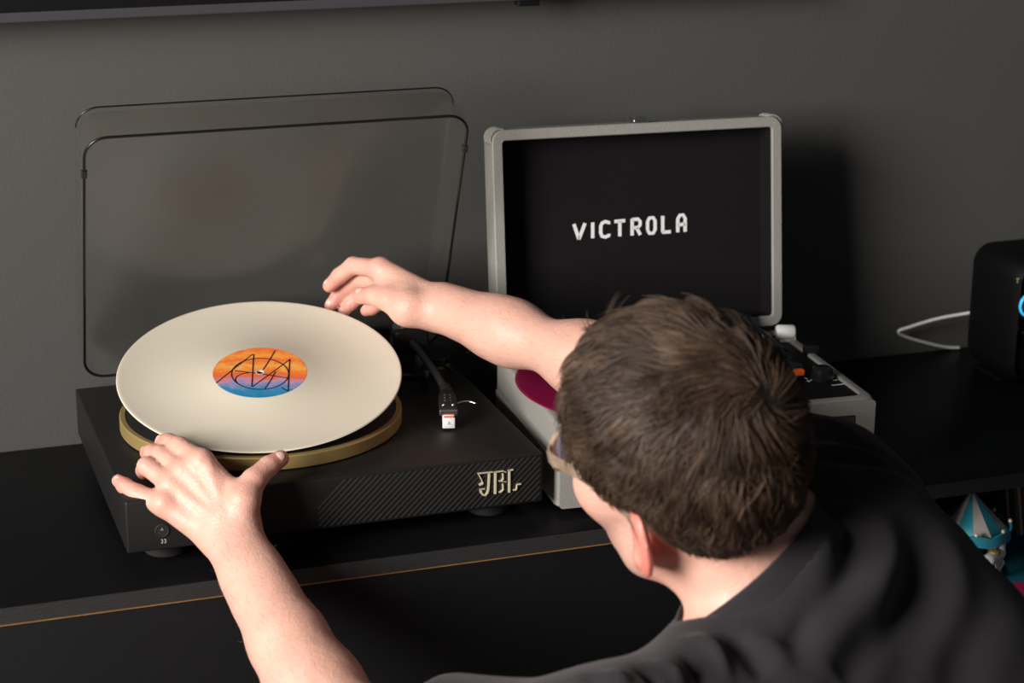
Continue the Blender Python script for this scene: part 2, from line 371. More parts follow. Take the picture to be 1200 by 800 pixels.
# platter
PC = (.1746, .1817); PR = .1494; PT = .0900
obj('platter', lathe([(PR - .012, H1 + .0005), (PR - .002, H1 + .0008), (PR, H1 + .002), (PR, PT - .0015), (PR - .0012, PT), (PR - .006, PT), (PR - .0065, PT - .002), (.0, PT - .002)][:-1], 128, (*PC, 0)), 'gold', tt, auto=30)
obj('slipmat', lathe([(PR - .0066, PT - .003), (PR - .0066, PT - .0008), (PR - .0072, PT - .0004), (.004, PT - .0004)], 96, (*PC, 0)), 'rubber', tt, auto=30)
obj('spindle', lathe([(.0036, PT - .002), (.0036, PT + .010), (.0025, PT + .013), (.001, PT + .014)], 20, (*PC, 0)), 'steel', tt, smooth=True)
# tonearm
piv = V3(.3725, .284, .112)
base = obj('tonearm_base', lathe([(.031, H1), (.031, H1 + .006), (.029, H1 + .008), (.020, H1 + .0085), (.019, H1 + .026), (.017, H1 + .027)], 48, (piv[0], piv[1] + .006, 0)), 'gloss', tt, auto=35)
obj('gimbal', box(piv[0] - .020, piv[0] + .020, piv[1] - .002, piv[1] + .012, H1 + .022, .127, .004, 3), 'plinth', base, auto=35)
arm = obj('tonearm', tube(spline([piv + V3(0, .02, 0), piv, V3(.3715, .20, .1065), V3(.3695, .148, .1005)], 10), .0042, 14), 'rubber', tt, smooth=True)
obj('arm_collar', tube([V3(.3700, .152, .1009), V3(.3690, .140, .0996)], [.0066, .0062], 18), 'plinth', arm, auto=40)
hd0, hd1 = V3(.3690, .142, .0996), V3(.3555, .092, .0945); fx = unit(hd1 - hd0); sx = unit(np.cross(fx, [0, 0, 1])); up = np.cross(sx, fx)
hs = obj('headshell', frame_of(hd0, sx, fx, up, prism([(-.0065, 0), (.0065, 0), (.0095, .014), (.0100, .044), (.0085, .047), (-.0085, .047), (-.0100, .044), (-.0095, .014)][::1], -.0015, .0030, .0012)), 'plinth', arm, auto=40)
for a, c in ((-.005, .040), (.005, .040)):
    obj('screw', lathe([(.0021, 0), (.0021, .0012), (.0012, .0018)], 14, hd0 + sx * a + fx * c + up * .003, up), 'chrome', hs, smooth=True)
for j in range(3):
    for a in (-.003, .003): obj('headshell_slot', lathe([(.0009, 0), (.0009, .0004)], 10, hd0 + sx * a + fx * (.014 + j * .007) + up * .003, up), 'steel', hs)
obj('front_clamp', frame_of(hd0 + fx * .0475, sx, fx, up, box(-.0095, .0095, -.001, .0025, -.004, .0015, .0006)), 'steel', hs)
ct = obj('cartridge', frame_of(hd0 + fx * .049, sx, fx, up, box(-.0062, .0062, -.018, .003, -.0165, -.0035, .0012)), 'silver', hs, auto=40)
obj('stylus_guard', frame_of(hd0 + fx * .053, sx, fx, up, box(-.0066, .0066, -.002, .0012, -.0175, -.0055, .0010)), 'silver', ct, auto=40)
obj('cartridge_stripe', frame_of(hd0 + fx * .0522, sx, fx, up, box(-.0052, .0052, -.002, .0006, -.0052, -.0038, .0002)), 'orange', ct)
obj('cartridge_mark', text_mesh('A', .005, hd0 + fx * .0545 - up * .011, -sx, up), 'greyprint', ct)
lift = [hd0 + sx * s + fx * (.030 - k) + up * z for s, k, z in ((-.009, 0, 0), (-.016, .001, .0015), (-.023, .0005, .0022), (-.030, -.003, .001))]
obj('finger_lift', tube(spline(lift, 6), .0010, 8), 'chrome', hs, smooth=True)
obj('counterweight', lathe([(.013, 0), (.0155, .0015), (.0155, .024), (.014, .026)], 36, piv + V3(.0, .014, .001), (0.02, 1, .05)), 'steel', arm, auto=35)
obj('arm_rest', join(box(.3665, .3745, .226, .234, H1, .098, .0015), box(.3625, .3785, .227, .233, .0975, .1015, .001)), 'gloss', tt, auto=40)
dial = obj('tracking_dial', lathe([(.0135, H1), (.0135, H1 + .0045), (.0125, H1 + .005)], 40, (.409, .303, 0)), 'gold', tt, auto=35)
obj('dial_cap', lathe([(.0138, H1 + .005), (.0138, H1 + .011), (.0125, H1 + .012)], 40, (.409, .303, 0)), 'gloss', dial, auto=35)
obj('cue_lever', tube([V3(.392, .278, H1 + .012), V3(.402, .262, H1 + .014), V3(.407, .246, H1 + .013)], [.0022, .0018, .0022], 10), 'gloss', tt, smooth=True)
# dust cover, hinged at the rear, leaning forward
th = math.radians(22); hu = V3(0, -math.sin(th), math.cos(th)); hn = V3(0, math.cos(th), math.sin(th)); hc = V3(0, .327, .083)
CX0, CX1, CL0, CL1, CDp, CR = .006, .4165, .012, .330, .058, .024
def cl(r_in, d): return [hc + V3(x, 0, 0) + hu * l_ + hn * d for x, l_ in rrect(CX0 + r_in, CX1 - r_in, CL0 + r_in, CL1 - r_in, max(CR - r_in * .6, .004), 8)]
tk = .003
shell = loft([cl(0, 0), cl(0, CDp - .006), cl(.002, CDp - .002), cl(.006, CDp), cl(.05, CDp)], False, True)
inner = loft([cl(tk, 0), cl(tk, CDp - .008), cl(tk + .003, CDp - tk - .001), cl(.05, CDp - tk)], False, True)
cov = obj('dust_cover', join(shell, inner), 'smoke', tt, auto=50)
cov['label'] = 'transparent smoked dust cover standing open'
rimp = np.array(cl(tk / 2, 0)); rim = tube(np.vstack([rimp, rimp[:1]]), .0016, 8, False)
obj('cover_rim', rim, 'smoke_edge', cov, smooth=True)
backp = np.array(cl(.0012, CDp - .002)); half = backp[[i for i in range(len(backp)) if 0 <= i < 18]]
obj('cover_top_edge', tube(half, .0009, 8), 'smoke_edge', cov, smooth=True)
for x in (CX0 + .0015, CX1 - .0015):
    obj('cover_pad', frame_of(hc + V3(x, 0, 0) + hu * .285, (1, 0, 0), hu, hn, box(-.003, .003, -.004, .004, -.002, .004, .0008)), 'rubber', cov)
for x in (.085, W - .085):
    hg = obj('hinge', box(x - .018, x + .018, .326, .350, H1, H1 + .020, .003, 2), 'gloss', tt, auto=40)
    obj('hinge_arm', frame_of((x, .335, .090), (1, 0, 0), hu, hn, box(-.015, .015, -.002, .035, -.004, .002, .0015)), 'gloss', hg)

# ------------------------------------------------------------------ the cream record in the hands
rc_ = C(304.75, 436.9, 2.151); rn = unit([-.0459, -.2291, .9723]); rx = unit(np.cross([0, 1, 0], rn)); ry = np.cross(rn, rx); RR = .1502
rec = thing('record', rc_, 'cream vinyl record with orange and blue label held in two hands', 'record')
rec.matrix_world = Matrix(((rx[0], ry[0], rn[0], rc_[0]), (rx[1], ry[1], rn[1], rc_[1]), (rx[2], ry[2], rn[2], rc_[2]), (0, 0, 0, 1)))
bpy.context.view_layer.update()
def ring(prof, n=160): # closed lathe with hole
    a = np.arange(n) * 2 * math.pi / n
    return loft([np.column_stack([r * np.cos(a), r * np.sin(a), np.full(n, z)]) for r, z in prof], closed_v=True)
obj('disc', ring([(.0037, -.0009), (.0037, .0009), (.052, .0009), (.0525, .0007), (.060, .0007), (.0605, .0005), (RR - .005, .0005), (RR - .003, .0011), (RR - .0008, .0009), (RR, 0), (RR - .0008, -.0009), (RR - .003, -.0011), (.052, -.0009)]), 'record', rec, auto=40, world=False)
lb = obj('label', ring([(.0037, .0009), (.0037, .00115), (.0495, .00115), (.0498, .0009)], 96), 'label', rec, world=False, auto=30)
def lp_(cx, cy):
    P = hit(230 + cx / 8, 390 + cy / 8, rc_, rn) - rc_; return V3(np.dot(P, rx), np.dot(P, ry), .00115)
ln = [[(188, 478), (340, 355), (525, 210)], [(525, 210), (545, 212)], [(540, 210), (522, 512)], [(528, 512), (690, 395), (880, 255)], [(878, 252), (862, 556)], [(740, 172), (690, 260), (625, 358)], [(745, 370), (700, 450), (645, 530)],
      [(360, 362), (600, 390), (862, 432)], [(862, 556), (800, 520)]]
el = [(600 + 268 * math.cos(a), 392 + 146 * math.sin(a)) for a in np.linspace(0, 2 * math.pi, 49)]
el2 = [(500 + 132 * math.cos(a) - 0, 445 + 62 * math.sin(a)) for a in np.linspace(math.radians(150), math.radians(270), 14)]
obj('label_emblem', join(*[stroke([lp_(*q) for q in s_], .0016, (0, 0, 1), .0001) for s_ in ln + [el, el2]]), 'ink', lb, world=False)
obj('centre_ring', ring([(.0037, .0011), (.0037, .0013), (.0050, .0013), (.0050, .0011)], 32), 'cream', lb, world=False)

# ================================================================== suitcase record player
vt = math.radians(-3.54); VC = V3(.632, .1195, 0)
vic = thing('suitcase_record_player', VC, 'grey suitcase record player with lid raised, white lettering inside', 'record player', rz=vt)
cv, sv = math.cos(vt), math.sin(vt)
def vl(P): P = np.asarray(P) - VC; return V3(cv * P[0] + sv * P[1], -sv * P[0] + cv * P[1], P[2])   # world -> player
VW, VD, VH = .1775, .126, .100
def vo(name, vf, m, parent=vic, **k): return obj(name, vf, m, parent, world=False, **k)
body = vo('case_body', join(loft([np.column_stack([np.array(rrect(-VW + i, VW - i, -VD + i, VD - i, .012)), np.full(36, z)]) for i, z in ((.006, .006), (.002, .008), (0, .012), (0, VH - .006), (.011, VH - .006), (.011, VH - .012))], True, True)), 'leather', auto=35)
vo('case_rim', loft([np.column_stack([np.array(rrect(-VW + i, VW - i, -VD + i, VD - i, .012)), np.full(36, z)]) for i, z in ((-.0006, VH - .007), (-.0006, VH - .003), (.001, VH - .001), (.0028, VH), (.0095, VH), (.0105, VH - .003), (.0105, VH - .007))], closed_v=True), 'leather', auto=35)
vo('base_band', loft([np.column_stack([np.array(rrect(-VW + i, VW - i, -VD + i, VD - i, .012)), np.full(36, z)]) for i, z in ((.005, .0055), (.001, .007), (-.0014, .010), (-.0014, .056), (.0005, .0575), (.002, .0575), (.004, .006))], closed_v=True), 'leather', auto=35)
vo('front_grille', frame_of((0, -VD - .0012, 0), (1, 0, 0), (0, 0, 1), (0, -1, 0), prism(rrect(-VW + .020, VW - .020, .016, VH - .0165, .003), -.001, .0006, .0003)), 'grille')
fr_o = rrect(-VW + .0008, VW - .0008, .0085, VH - .002, .004); fr_i = rrect(-VW + .022, VW - .022, .0160, VH - .017, .004)
lf = lambda P, y: [(x, y, z) for x, z in P]
vo('front_frame', loft([lf(fr_o, -VD + .001), lf(fr_o, -VD - .0036), lf(fr_i, -VD - .0036), lf(fr_i, -VD + .001)], closed_v=True), 'leather', auto=40)
vo('deck', prism(rrect(-VW + .0105, VW - .0105, -VD + .0105, VD - .0105, .006), VH - .014, VH - .003, .0008), 'lining', auto=35)
for x in (-.14, .14):
    for y in (-.1, .1): vo('foot', lathe([(.010, 0), (.011, .002), (.010, .008)], 20, (x, y, 0)), 'rubber', auto=40)
pc = vl([.588, .0885, 0]); 
vo('platter', lathe([(.076, VH - .003), (.078, VH - .001), (.078, VH + .006), (.076, VH + .007)], 64, (pc[0], pc[1], 0)), 'gloss', auto=40)
def vz(u, v, z=VH - .003): return vl(on(u, v, 2, z))
# tone arm of the suitcase player
a0 = vz(868, 377, VH + .016); a1 = vz(926, 424, VH + .010)
am = vo('tonearm', tube(spline([a0 + V3(-.01, .012, 0), a0, (a0 + a1) / 2 + V3(.004, 0, .003), a1], 8), [.0048] * 25, 12), 'gloss', smooth=True)
vo('pivot_post', lathe([(.017, VH - .003), (.017, VH + .008), (.014, VH + .010), (.012, VH + .026), (.010, VH + .027)], 32, (a0[0], a0[1], 0)), 'gloss', auto=40)
d = unit(a1 - a0); s_ = unit(np.cross(d, [0, 0, 1])); u_ = np.cross(s_, d)
vo('headshell', frame_of(a1, s_, d, u_, box(-.0075, .0075, -.004, .020, -.006, .003, .0015)), 'gloss', am, auto=40)
vo('stylus', frame_of(a1 + d * .0225, s_, d, u_, box(-.0055, .0055, -.004, .0045, -.0065, -.0005, .0008)), 'orange', am)
vo('arm_clip', tube([vz(893, 392, VH + .024), vz(897, 404, VH + .012)], .0013, 8), 'steel', am, smooth=True)
P = vz(920, 395, VH + .001)
wc = vo('white_clamp', frame_of(P, unit([1, -.25, 0]), unit([.25, 1, 0]), (0, 0, 1), join(lathe([(.0075, -.011), (.009, -.009), (.009, .009), (.0075, .011)], 12, (0, 0, .006), (1, 0, 0)), box(-.006, .012, -.006, .006, -.007, .006, .001))), 'white', auto=40)
P = vz(963, 444)
kn = vo('volume_knob', lathe([(.0125, VH - .003), (.0125, VH + .002), (.011, VH + .010), (.0095, VH + .011)], 28, (P[0], P[1], 0)), 'gloss', auto=40)
P = vz(950, 415); vo('speed_switch', box(P[0] - .008, P[0] + .008, P[1] - .006, P[1] + .006, VH - .003, VH + .008, .001), 'gloss', auto=40)
P = vz(934, 442); vo('arm_rest', join(box(P[0] - .010, P[0] + .010, P[1] - .005, P[1] + .005, VH - .003, VH + .004, .001), box(P[0] - .004, P[0] + .004, P[1] - .003, P[1] + .003, VH, VH + .012, .001)), 'plinth', auto=40)
P = vz(912, 415); vo('auto_stop_lever', box(P[0] - .008, P[0] + .008, P[1] - .010, P[1] + .010, VH - .003, VH + .006, .002), 'plinth', auto=40)
mk = []
for (u0, v0, u1, v1) in ((942, 442, 946, 444), (946, 446, 949, 447), (950, 445.5, 956, 444.5), (972, 446, 981, 445), (974, 443, 978, 442), (981, 441.5, 987, 441.2), (975, 451.5, 992, 449.5)):
    mk.append(stroke([vz(u0, v0), vz(u1, v1)], .0016, (0, 0, 1), .0003))
vo('deck_print', join(*mk), 'whiteprint')
# lid
la = math.radians(7.5); lu = V3(0, math.sin(la), math.cos(la)); lnv = V3(0, math.cos(la), -math.sin(la)); lc = V3(0, VD - .004, VH + .006); LH = .247; LD = .042
def ll(i, dpt, r=.014): return [lc + V3(x, 0, 0) + lu * z + lnv * dpt for x, z in rrect(-VW + .003 + i, VW - .003 - i, i, LH - i, max(r - i, .003))]
lid = vo('lid', loft([ll(.012, LD - .004), ll(.012, .0008, .016), ll(.0112, 0, .016), ll(.001, 0), ll(0, .001), ll(0, .007)], False, False), 'leather', auto=35)
vo('lid_shell', loft([ll(.0006, .006), ll(.0006, LD - .004), ll(.0015, LD - .001), ll(.004, LD)], False, True), 'leather', lid, auto=35)
lid['label'] = 'raised grey lid with black lining'
vo('lid_lining', loft([ll(.0127, .004), ll(.0129, LD - .0065), ll(.03, LD - .0065)], False, True), 'lining', lid)
ledge = [np.array(ll(.006, -.0004, .012))]; 
for x in (-.12, .12): vo('hinge', tube([lc + V3(x - .016, 0, -.003), lc + V3(x + .016, 0, -.003)], .004, 12), 'steel', auto=40)
lt0 = lc + lu * LH + lnv * .010
lat = vo('latch', join(frame_of(lt0 + V3(.0, 0, 0), (1, 0, 0), lu, lnv, box(-.012, .012, -.001, .0025, -.008, .012, .0008)), frame_of(lt0, (1, 0, 0), lu, lnv, box(-.007, .007, .002, .0085, -.013, .006, .001))), 'chrome', lid, auto=40)
for sx_ in (-1, 1):
    cc = lc + V3(sx_ * (VW - .013), 0, 0) + lu * (LH - .010) + lnv * .018
    pth = [cc + V3(sx_ * .0112 * math.cos(a), 0, 0) + lu * .0112 * math.sin(a) for a in np.linspace(-.6, math.pi / 2 + .6, 12)]
    vo('corner_guard', join(*[tube(np.array(pth) + lnv * q, .0012, 6) for q in (-.014, -.006, .002, .01)]), 'leather', lid, smooth=True)
# white capitals on the lining
lpN = V3(-sv * lnv[1], cv * lnv[1], lnv[2]); lpP0 = lc + lnv * (LD - .0065) + lu * .1; lpP = VC + V3(cv * lpP0[0] - sv * lpP0[1], sv * lpP0[0] + cv * lpP0[1], lpP0[2])
LET = dict(V=[[(0, 1), (.45, 0)], [(.45, 0), (1, 1)]], I=[[(.5, 0), (.5, 1)]], C=[[(.95, .80), (.95, .9), (.6, .98), (.25, .9), (.12, .7), (.12, .3), (.25, .08), (.6, .02), (.95, .1), (.95, .2)]],
           T=[[(0, .93), (1, .93)], [(.5, .93), (.5, 0)]], R=[[(.14, 0), (.14, 1)], [(.14, .95), (.7, .95), (.88, .8), (.88, .6), (.7, .45), (.14, .45)], [(.55, .45), (.9, 0)]],
           O=[[(.12, .25), (.12, .75), (.3, .95), (.7, .95), (.88, .75), (.88, .25), (.7, .05), (.3, .05), (.12, .25)]], L=[[(.14, 1), (.14, .06)], [(.1, .06), (1, .06)]], A=[[(.14, 0), (.14, .75), (.35, .95), (.65, .95), (.86, .75), (.86, 0)], [(.14, .42), (.86, .42)]])
cells = [('V', 672.5, 685.5), ('I', 690, 699), ('C', 702.5, 714), ('T', 720, 732.5), ('R', 739, 751.5), ('O', 757.5, 769), ('L', 775, 786), ('A', 792.5, 804.5)]
Ls = []
for ch, u0, u1 in cells:
    for s_ in LET[ch]:
        pts = []
        for a, b in s_:
            u = u0 + a * (u1 - u0); top_ = 262.5 - (u - 673) * .0935; bot = 280.5 - (u - 673) * .0705
            pts.append(vl(hit(u, bot + (top_ - bot) * b, lpP, lpN)))
        Ls.append(stroke(pts, .0040, -lnv, .0006))
vo('maker_letters', join(*Ls), 'whiteprint', lid)
# crimson disc lying on it
rp = VC + V3(cv * pc[0] - sv * pc[1], sv * pc[0] + cv * pc[1], VH + .0072)
o = obj('record', [np.asarray(ring([(.0037, 0), (.0037, .0018), (.148, .0018), (.1505, .0014), (.151, .0009), (.1505, .0004), (.148, 0)], 128)[0]) + rp, ring([(.0037, 0), (.0037, .0018), (.148, .0018), (.1505, .0014), (.151, .0009), (.1505, .0004), (.148, 0)], 128)[1]], 'crimson', auto=40)
tag(o, 'crimson vinyl record lying on the suitcase record player', 'record')

# ================================================================== speaker, cable, toy, sleeves
SP = V3(1.203, .262, 0); sr = math.radians(0)
sp = thing('speaker', SP, 'black rounded portable speaker with glowing blue control ring', 'speaker')
def rbox(x0, x1, y0, y1, z0, z1, r, rd):
    return [V3(x, 0, z) for x, z in rrect(x0, x1, z0, z1, r)]
def sl(i, y): return [(x, y, z) for x, z in rrect(1.116 + i, 1.310 - i, .004 + i, .164 - i, .026 - i * .5)]
obj('housing', loft([sl(.010, .212), sl(.006, .206), sl(.0, .216), sl(0, .30), sl(.004, .312), sl(.012, .316)]), 'rubberised', sp, auto=40)
cp = obj('control_panel', frame_of((1.200, .2115, .092), (1, 0, 0), (0, 0, 1), (0, -1, 0), prism(rrect(-.060, .060, -.085, .048, .020), 0, .004, .002)), 'gloss', sp, auto=40)
rc2 = on(1206, 357, 1, .2065); kn = obj('dial', lathe([(.0125, 0), (.0125, .005), (.011, .006)], 32, rc2 + V3(0, .0005, 0), (0, -1, 0)), 'rubber', cp, auto=40)
a = np.linspace(math.radians(70), math.radians(250), 30); obj('light_ring', tube([rc2 + V3(.0125 * math.cos(q), -.0008, .0135 * math.sin(q)) for q in a], .0021, 8), 'bluering', cp, smooth=True)
for i in range(3):
    q = rc2 + V3(-.014 + i * .009, 0, -.028 - (i % 2) * .007); obj('key', lathe([(.0022, 0), (.0022, .001)], 12, q, (0, -1, 0)), 'plinth', cp)
tp = on(1191.5, 328.5, 1, .2065); obj('printed_mark', text_mesh('T', .0085, tp + V3(0, -.002, 0), (1, 0, 0), (0, 0, 1)), 'yellowprint', sp)
for x in (1.135, 1.27): obj('foot', box(x - .015, x + .015, .235, .295, 0, .006, .002), 'rubberised', sp)
cpts = [on(1150, 364, 1, .326), on(1136, 366.5, 1, .336), on(1100, 373, 1, .345), on(1066, 383, 1, .352), on(1053, 388.5, 1, .358), on(1066, 396, 1, .362), on(1105, 406, 1, .367), on(1125, 409, 1, .368)]
cpts = [q if q[2] > .0022 else V3(q[0], q[1], .0022) for q in cpts]
tag(obj('cable', tube(spline(cpts, 8), .0021, 10), 'white', smooth=True), 'white cable looping out from behind the black speaker', 'cable')

# carousel toy on a card box inside the open bay
ky = .004
apex = on(1136, 576, 1, ky); KX = apex[0] + .004; KZ = LOW + .090
bxo = thing('keepsake_box', (KX + .03, ky + .01, LOW), 'crimson box with a teal top under the carousel toy', 'box')
obj('box_body', box(KX - .05, KX + .16, ky - .040, ky + .075, LOW, KZ - .002, .0015), 'carmine', bxo, auto=40)
obj('box_top', box(KX - .049, KX + .159, ky - .039, ky + .074, KZ - .002, KZ, .0008), 'tealdark', bxo, auto=40)
ca = thing('carousel', (KX, ky, KZ), 'small carousel ornament with teal and white striped canopy and horses', 'ornament')
obj('carousel_base', lathe([(.038, KZ), (.039, KZ + .001), (.039, KZ + .005), (.037, KZ + .006)], 48, (KX, ky, 0)), 'tealdark', ca, auto=40)
obj('centre_pole', lathe([(.006, KZ + .01), (.006, apex[2] - .012)], 16, (KX, ky, 0)), 'gold', ca, smooth=True)
nS = 12; cz1 = apex[2]; cz0 = cz1 - .044; cr = .044
for k in range(nS):        # canopy wedges, alternate colours
    a0_, a1_ = 2 * math.pi * (k + .15) / nS, 2 * math.pi * (k + 1.15) / nS; Vv = []; Fv = []
    prof = [(.0015, cz1), (.012, cz1 - .012), (.028, cz1 - .028), (cr, cz0)]
    for r_, z_ in prof:
        for a_ in (a0_, a1_): Vv.append((KX + r_ * math.cos(a_), ky + r_ * math.sin(a_), z_))
    for r_, z_ in prof:
        for a_ in (a0_, a1_): Vv.append((KX + max(r_ - .001, .0005) * math.cos(a_), ky + max(r_ - .001, .0005) * math.sin(a_), z_ - .0015))
    for i in range(3):
        Fv.append([2 * i, 2 * i + 2, 2 * i + 3, 2 * i + 1]); Fv.append([8 + 2 * i, 8 + 2 * i + 1, 8 + 2 * i + 3, 8 + 2 * i + 2])
    Fv += [[6, 14, 15, 7], [0, 1, 9, 8]]
    obj('canopy_wedge', (Vv, Fv), 'teal' if k % 2 else 'cream', ca, smooth=True)
n = 96; lo = []
for (dr, zt) in ((0, 1), (.0025, 1), (.0025, 0), (0, 0)):
    lo.append([(KX + (cr + dr) * math.cos(2 * math.pi * i / n), ky + (cr + dr) * math.sin(2 * math.pi * i / n), (cz0 + .004 + .004 * abs(math.sin(8 * math.pi * i / n))) if zt else (cz0 - .008 + .003 * abs(math.sin(8 * math.pi * i / n)))) for i in range(n)])
obj('valance', loft(lo, closed_v=True), 'teal', ca, auto=40)
for k in range(8):
    a_ = 2 * math.pi * (k + .5) / 8
    obj('gilt_bead', lathe([(.0005, -.0026), (.0018, -.0018), (.0026, 0), (.0018, .0018), (.0005, .0026)], 12, (KX + (cr + .001) * math.cos(a_), ky + (cr + .001) * math.sin(a_), cz0 + .0095)), 'brass', ca, smooth=True)

# ------------------------------------------------------------------ signed-distance modeller for organic shapes
class Cap:
    def __init__(s, a, b, ra, rb=None):
        s.a, s.b, s.ra, s.rb = np.asarray(a, float), np.asarray(b, float), ra, ra if rb is None else rb
        s.c = (s.a + s.b) / 2; s.R = np.linalg.norm(s.b - s.a) / 2 + max(s.ra, s.rb)
    def __call__(s, P):
        ba = s.b - s.a; pa = P - s.a; h = np.clip(pa @ ba / max(ba @ ba, 1e-9), 0, 1)
        return np.linalg.norm(pa - h[:, None] * ba, axis=1) - (s.ra + (s.rb - s.ra) * h)
class Ell:
    def __init__(s, c, A, r): s.c, s.A, s.r = np.asarray(c, float), np.asarray(A, float), np.asarray(r, float); s.R = max(r)
    def __call__(s, P):
        q = (P - s.c) @ s.A.T; k0 = np.linalg.norm(q / s.r, axis=1); k1 = np.linalg.norm(q / s.r ** 2, axis=1); return k0 * (k0 - 1) / np.maximum(k1, 1e-6)
class Fn:
    def __init__(s, c, R, f): s.c, s.R, s.f = np.asarray(c, float), R, f
    def __call__(s, P): return s.f(P)
def smin(a, b, k):
    if a is None: return b
    if b is None: return a
    if k <= 0: return np.minimum(a, b)
    h = np.maximum(k - np.abs(a - b), 0) / k; return np.minimum(a, b) - h * h * k / 4
class U:
    def __init__(s, k, *ch): s.k, s.ch = k, ch
    def prims(s):
        for c in s.ch:
            if isinstance(c, (U, Sub)): yield from c.prims()
            else: yield c
class Sub:
    def __init__(s, k, a, b): s.k, s.a, s.b = k, a, b
    def prims(s): yield from (s.a.prims() if isinstance(s.a, (U, Sub)) else [s.a])
def ev(nd, P, c, R, m=.05):
    if isinstance(nd, U):
        r = None
        for ch in nd.ch: r = smin(r, ev(ch, P, c, R, m), nd.k)
        return r
    if isinstance(nd, Sub):
        a = ev(nd.a, P, c, R, m)
        if a is None: return None
        b = ev(nd.b, P, c, R, m)
        return a if b is None else -smin(-a, b, nd.k)
    if c is not None and np.linalg.norm(nd.c - c) > nd.R + R + m: return None
    return nd(P)
def mesh_sdf(root, h, B=28):
    ps = list(root.prims()); lo = np.min([p.c - p.R for p in ps], 0) - 3 * h; hi = np.max([p.c + p.R for p in ps], 0) + 3 * h
    N = np.ceil((hi - lo) / h).astype(int) + 1; Df = np.full(N, 1., np.float32)
    br = h * B * .87 + h
    for i in range(0, N[0], B):
        for j in range(0, N[1], B):
            for k in range(0, N[2], B):
                n3 = np.minimum([B, B, B], N - [i, j, k]); c = lo + h * (np.array([i, j, k]) + n3 / 2)
                d0 = ev(root, c[None], c, br)
                if d0 is None or abs(d0[0]) > br * 1.9 + .02:
                    if d0 is not None and d0[0] < 0: Df[i:i + n3[0], j:j + n3[1], k:k + n3[2]] = -1
                    continue
                g = np.stack(np.meshgrid(*[lo[a] + h * (np.arange(n3[a]) + (i, j, k)[a]) for a in range(3)], indexing='ij'), -1).reshape(-1, 3)
                d = ev(root, g, c, br)
                if d is not None: Df[i:i + n3[0], j:j + n3[1], k:k + n3[2]] = d.reshape(n3)
    S = Df < 0; cnt = np.zeros(N - 1, np.uint8)
    for a in (0, 1):
        for b in (0, 1):
            for c in (0, 1): cnt += S[a:N[0] - 1 + a, b:N[1] - 1 + b, c:N[2] - 1 + c]
    act = (cnt > 0) & (cnt < 8); I = np.argwhere(act); flat = np.ravel_multi_index(I.T, act.shape)
    acc = np.zeros((len(I), 3)); num = np.zeros(len(I))
    cor = [np.array(q) for q in ((0, 0, 0), (1, 0, 0), (0, 1, 0), (1, 1, 0), (0, 0, 1), (1, 0, 1), (0, 1, 1), (1, 1, 1))]
    val = [Df[tuple((I + q).T)] for q in cor]
    for e in ((0, 1), (2, 3), (4, 5), (6, 7), (0, 2), (1, 3), (4, 6), (5, 7), (0, 4), (1, 5), (2, 6), (3, 7)):
        va, vb = val[e[0]], val[e[1]]; m = (va < 0) != (vb < 0); tt_ = np.where(m, va / np.where(m, va - vb, 1), 0)
        acc += m[:, None] * (cor[e[0]] + tt_[:, None] * (cor[e[1]] - cor[e[0]])); num += m
    Vt = lo + h * (I + acc / num[:, None]); Q = []
    for ax in range(3):
        s0 = [slice(None)] * 3; s1 = [slice(None)] * 3; s0[ax] = slice(0, -1); s1[ax] = slice(1, None)
        A_ = S[tuple(s0)]; B_ = S[tuple(s1)]; E = np.argwhere(A_ != B_); o1, o2 = [(1, 2), (2, 0), (0, 1)][ax]
        E = E[(E[:, o1] > 0) & (E[:, o2] > 0)]; inside = A_[tuple(E.T)]
        def cell(d1, d2):
            q = E.copy(); q[:, o1] -= d1; q[:, o2] -= d2; return np.searchsorted(flat, np.ravel_multi_index(q.T, act.shape))
        q = np.stack([cell(1, 1), cell(0, 1), cell(0, 0), cell(1, 0)], 1); q[~inside] = q[~inside][:, ::-1]; Q.append(q)
    return Vt, np.concatenate(Q)
def fast_obj(name, V, Q, m, parent=None, attrs=None):
    off = WLOC.get(parent.name, np.zeros(3)) if parent is not None else np.zeros(3)
    me = bpy.data.meshes.new(name); V = np.asarray(V, np.float32) - off.astype(np.float32); k = Q.shape[1]
    me.vertices.add(len(V)); me.vertices.foreach_set('co', V.ravel()); me.loops.add(Q.size); me.loops.foreach_set('vertex_index', Q.ravel().astype(np.int32))
    me.polygons.add(len(Q)); me.polygons.foreach_set('loop_start', (np.arange(len(Q)) * k).astype(np.int32)); me.update(calc_edges=True); me.shade_smooth()
    for nm, arr in (attrs or {}).items():
        at = me.attributes.new(nm, 'FLOAT', 'POINT'); at.data.foreach_set('value', np.asarray(arr, np.float32))
    o = new_obj(name, me, m, parent); WLOC[o.name] = off; return o
def vnormals(V, Q):
    n = np.cross(V[Q[:, 2]] - V[Q[:, 0]], V[Q[:, 3]] - V[Q[:, 1]]); N = np.zeros_like(V)
    for i in range(4): np.add.at(N, Q[:, i], n)
    return N / (np.linalg.norm(N, axis=1)[:, None] + 1e-12)

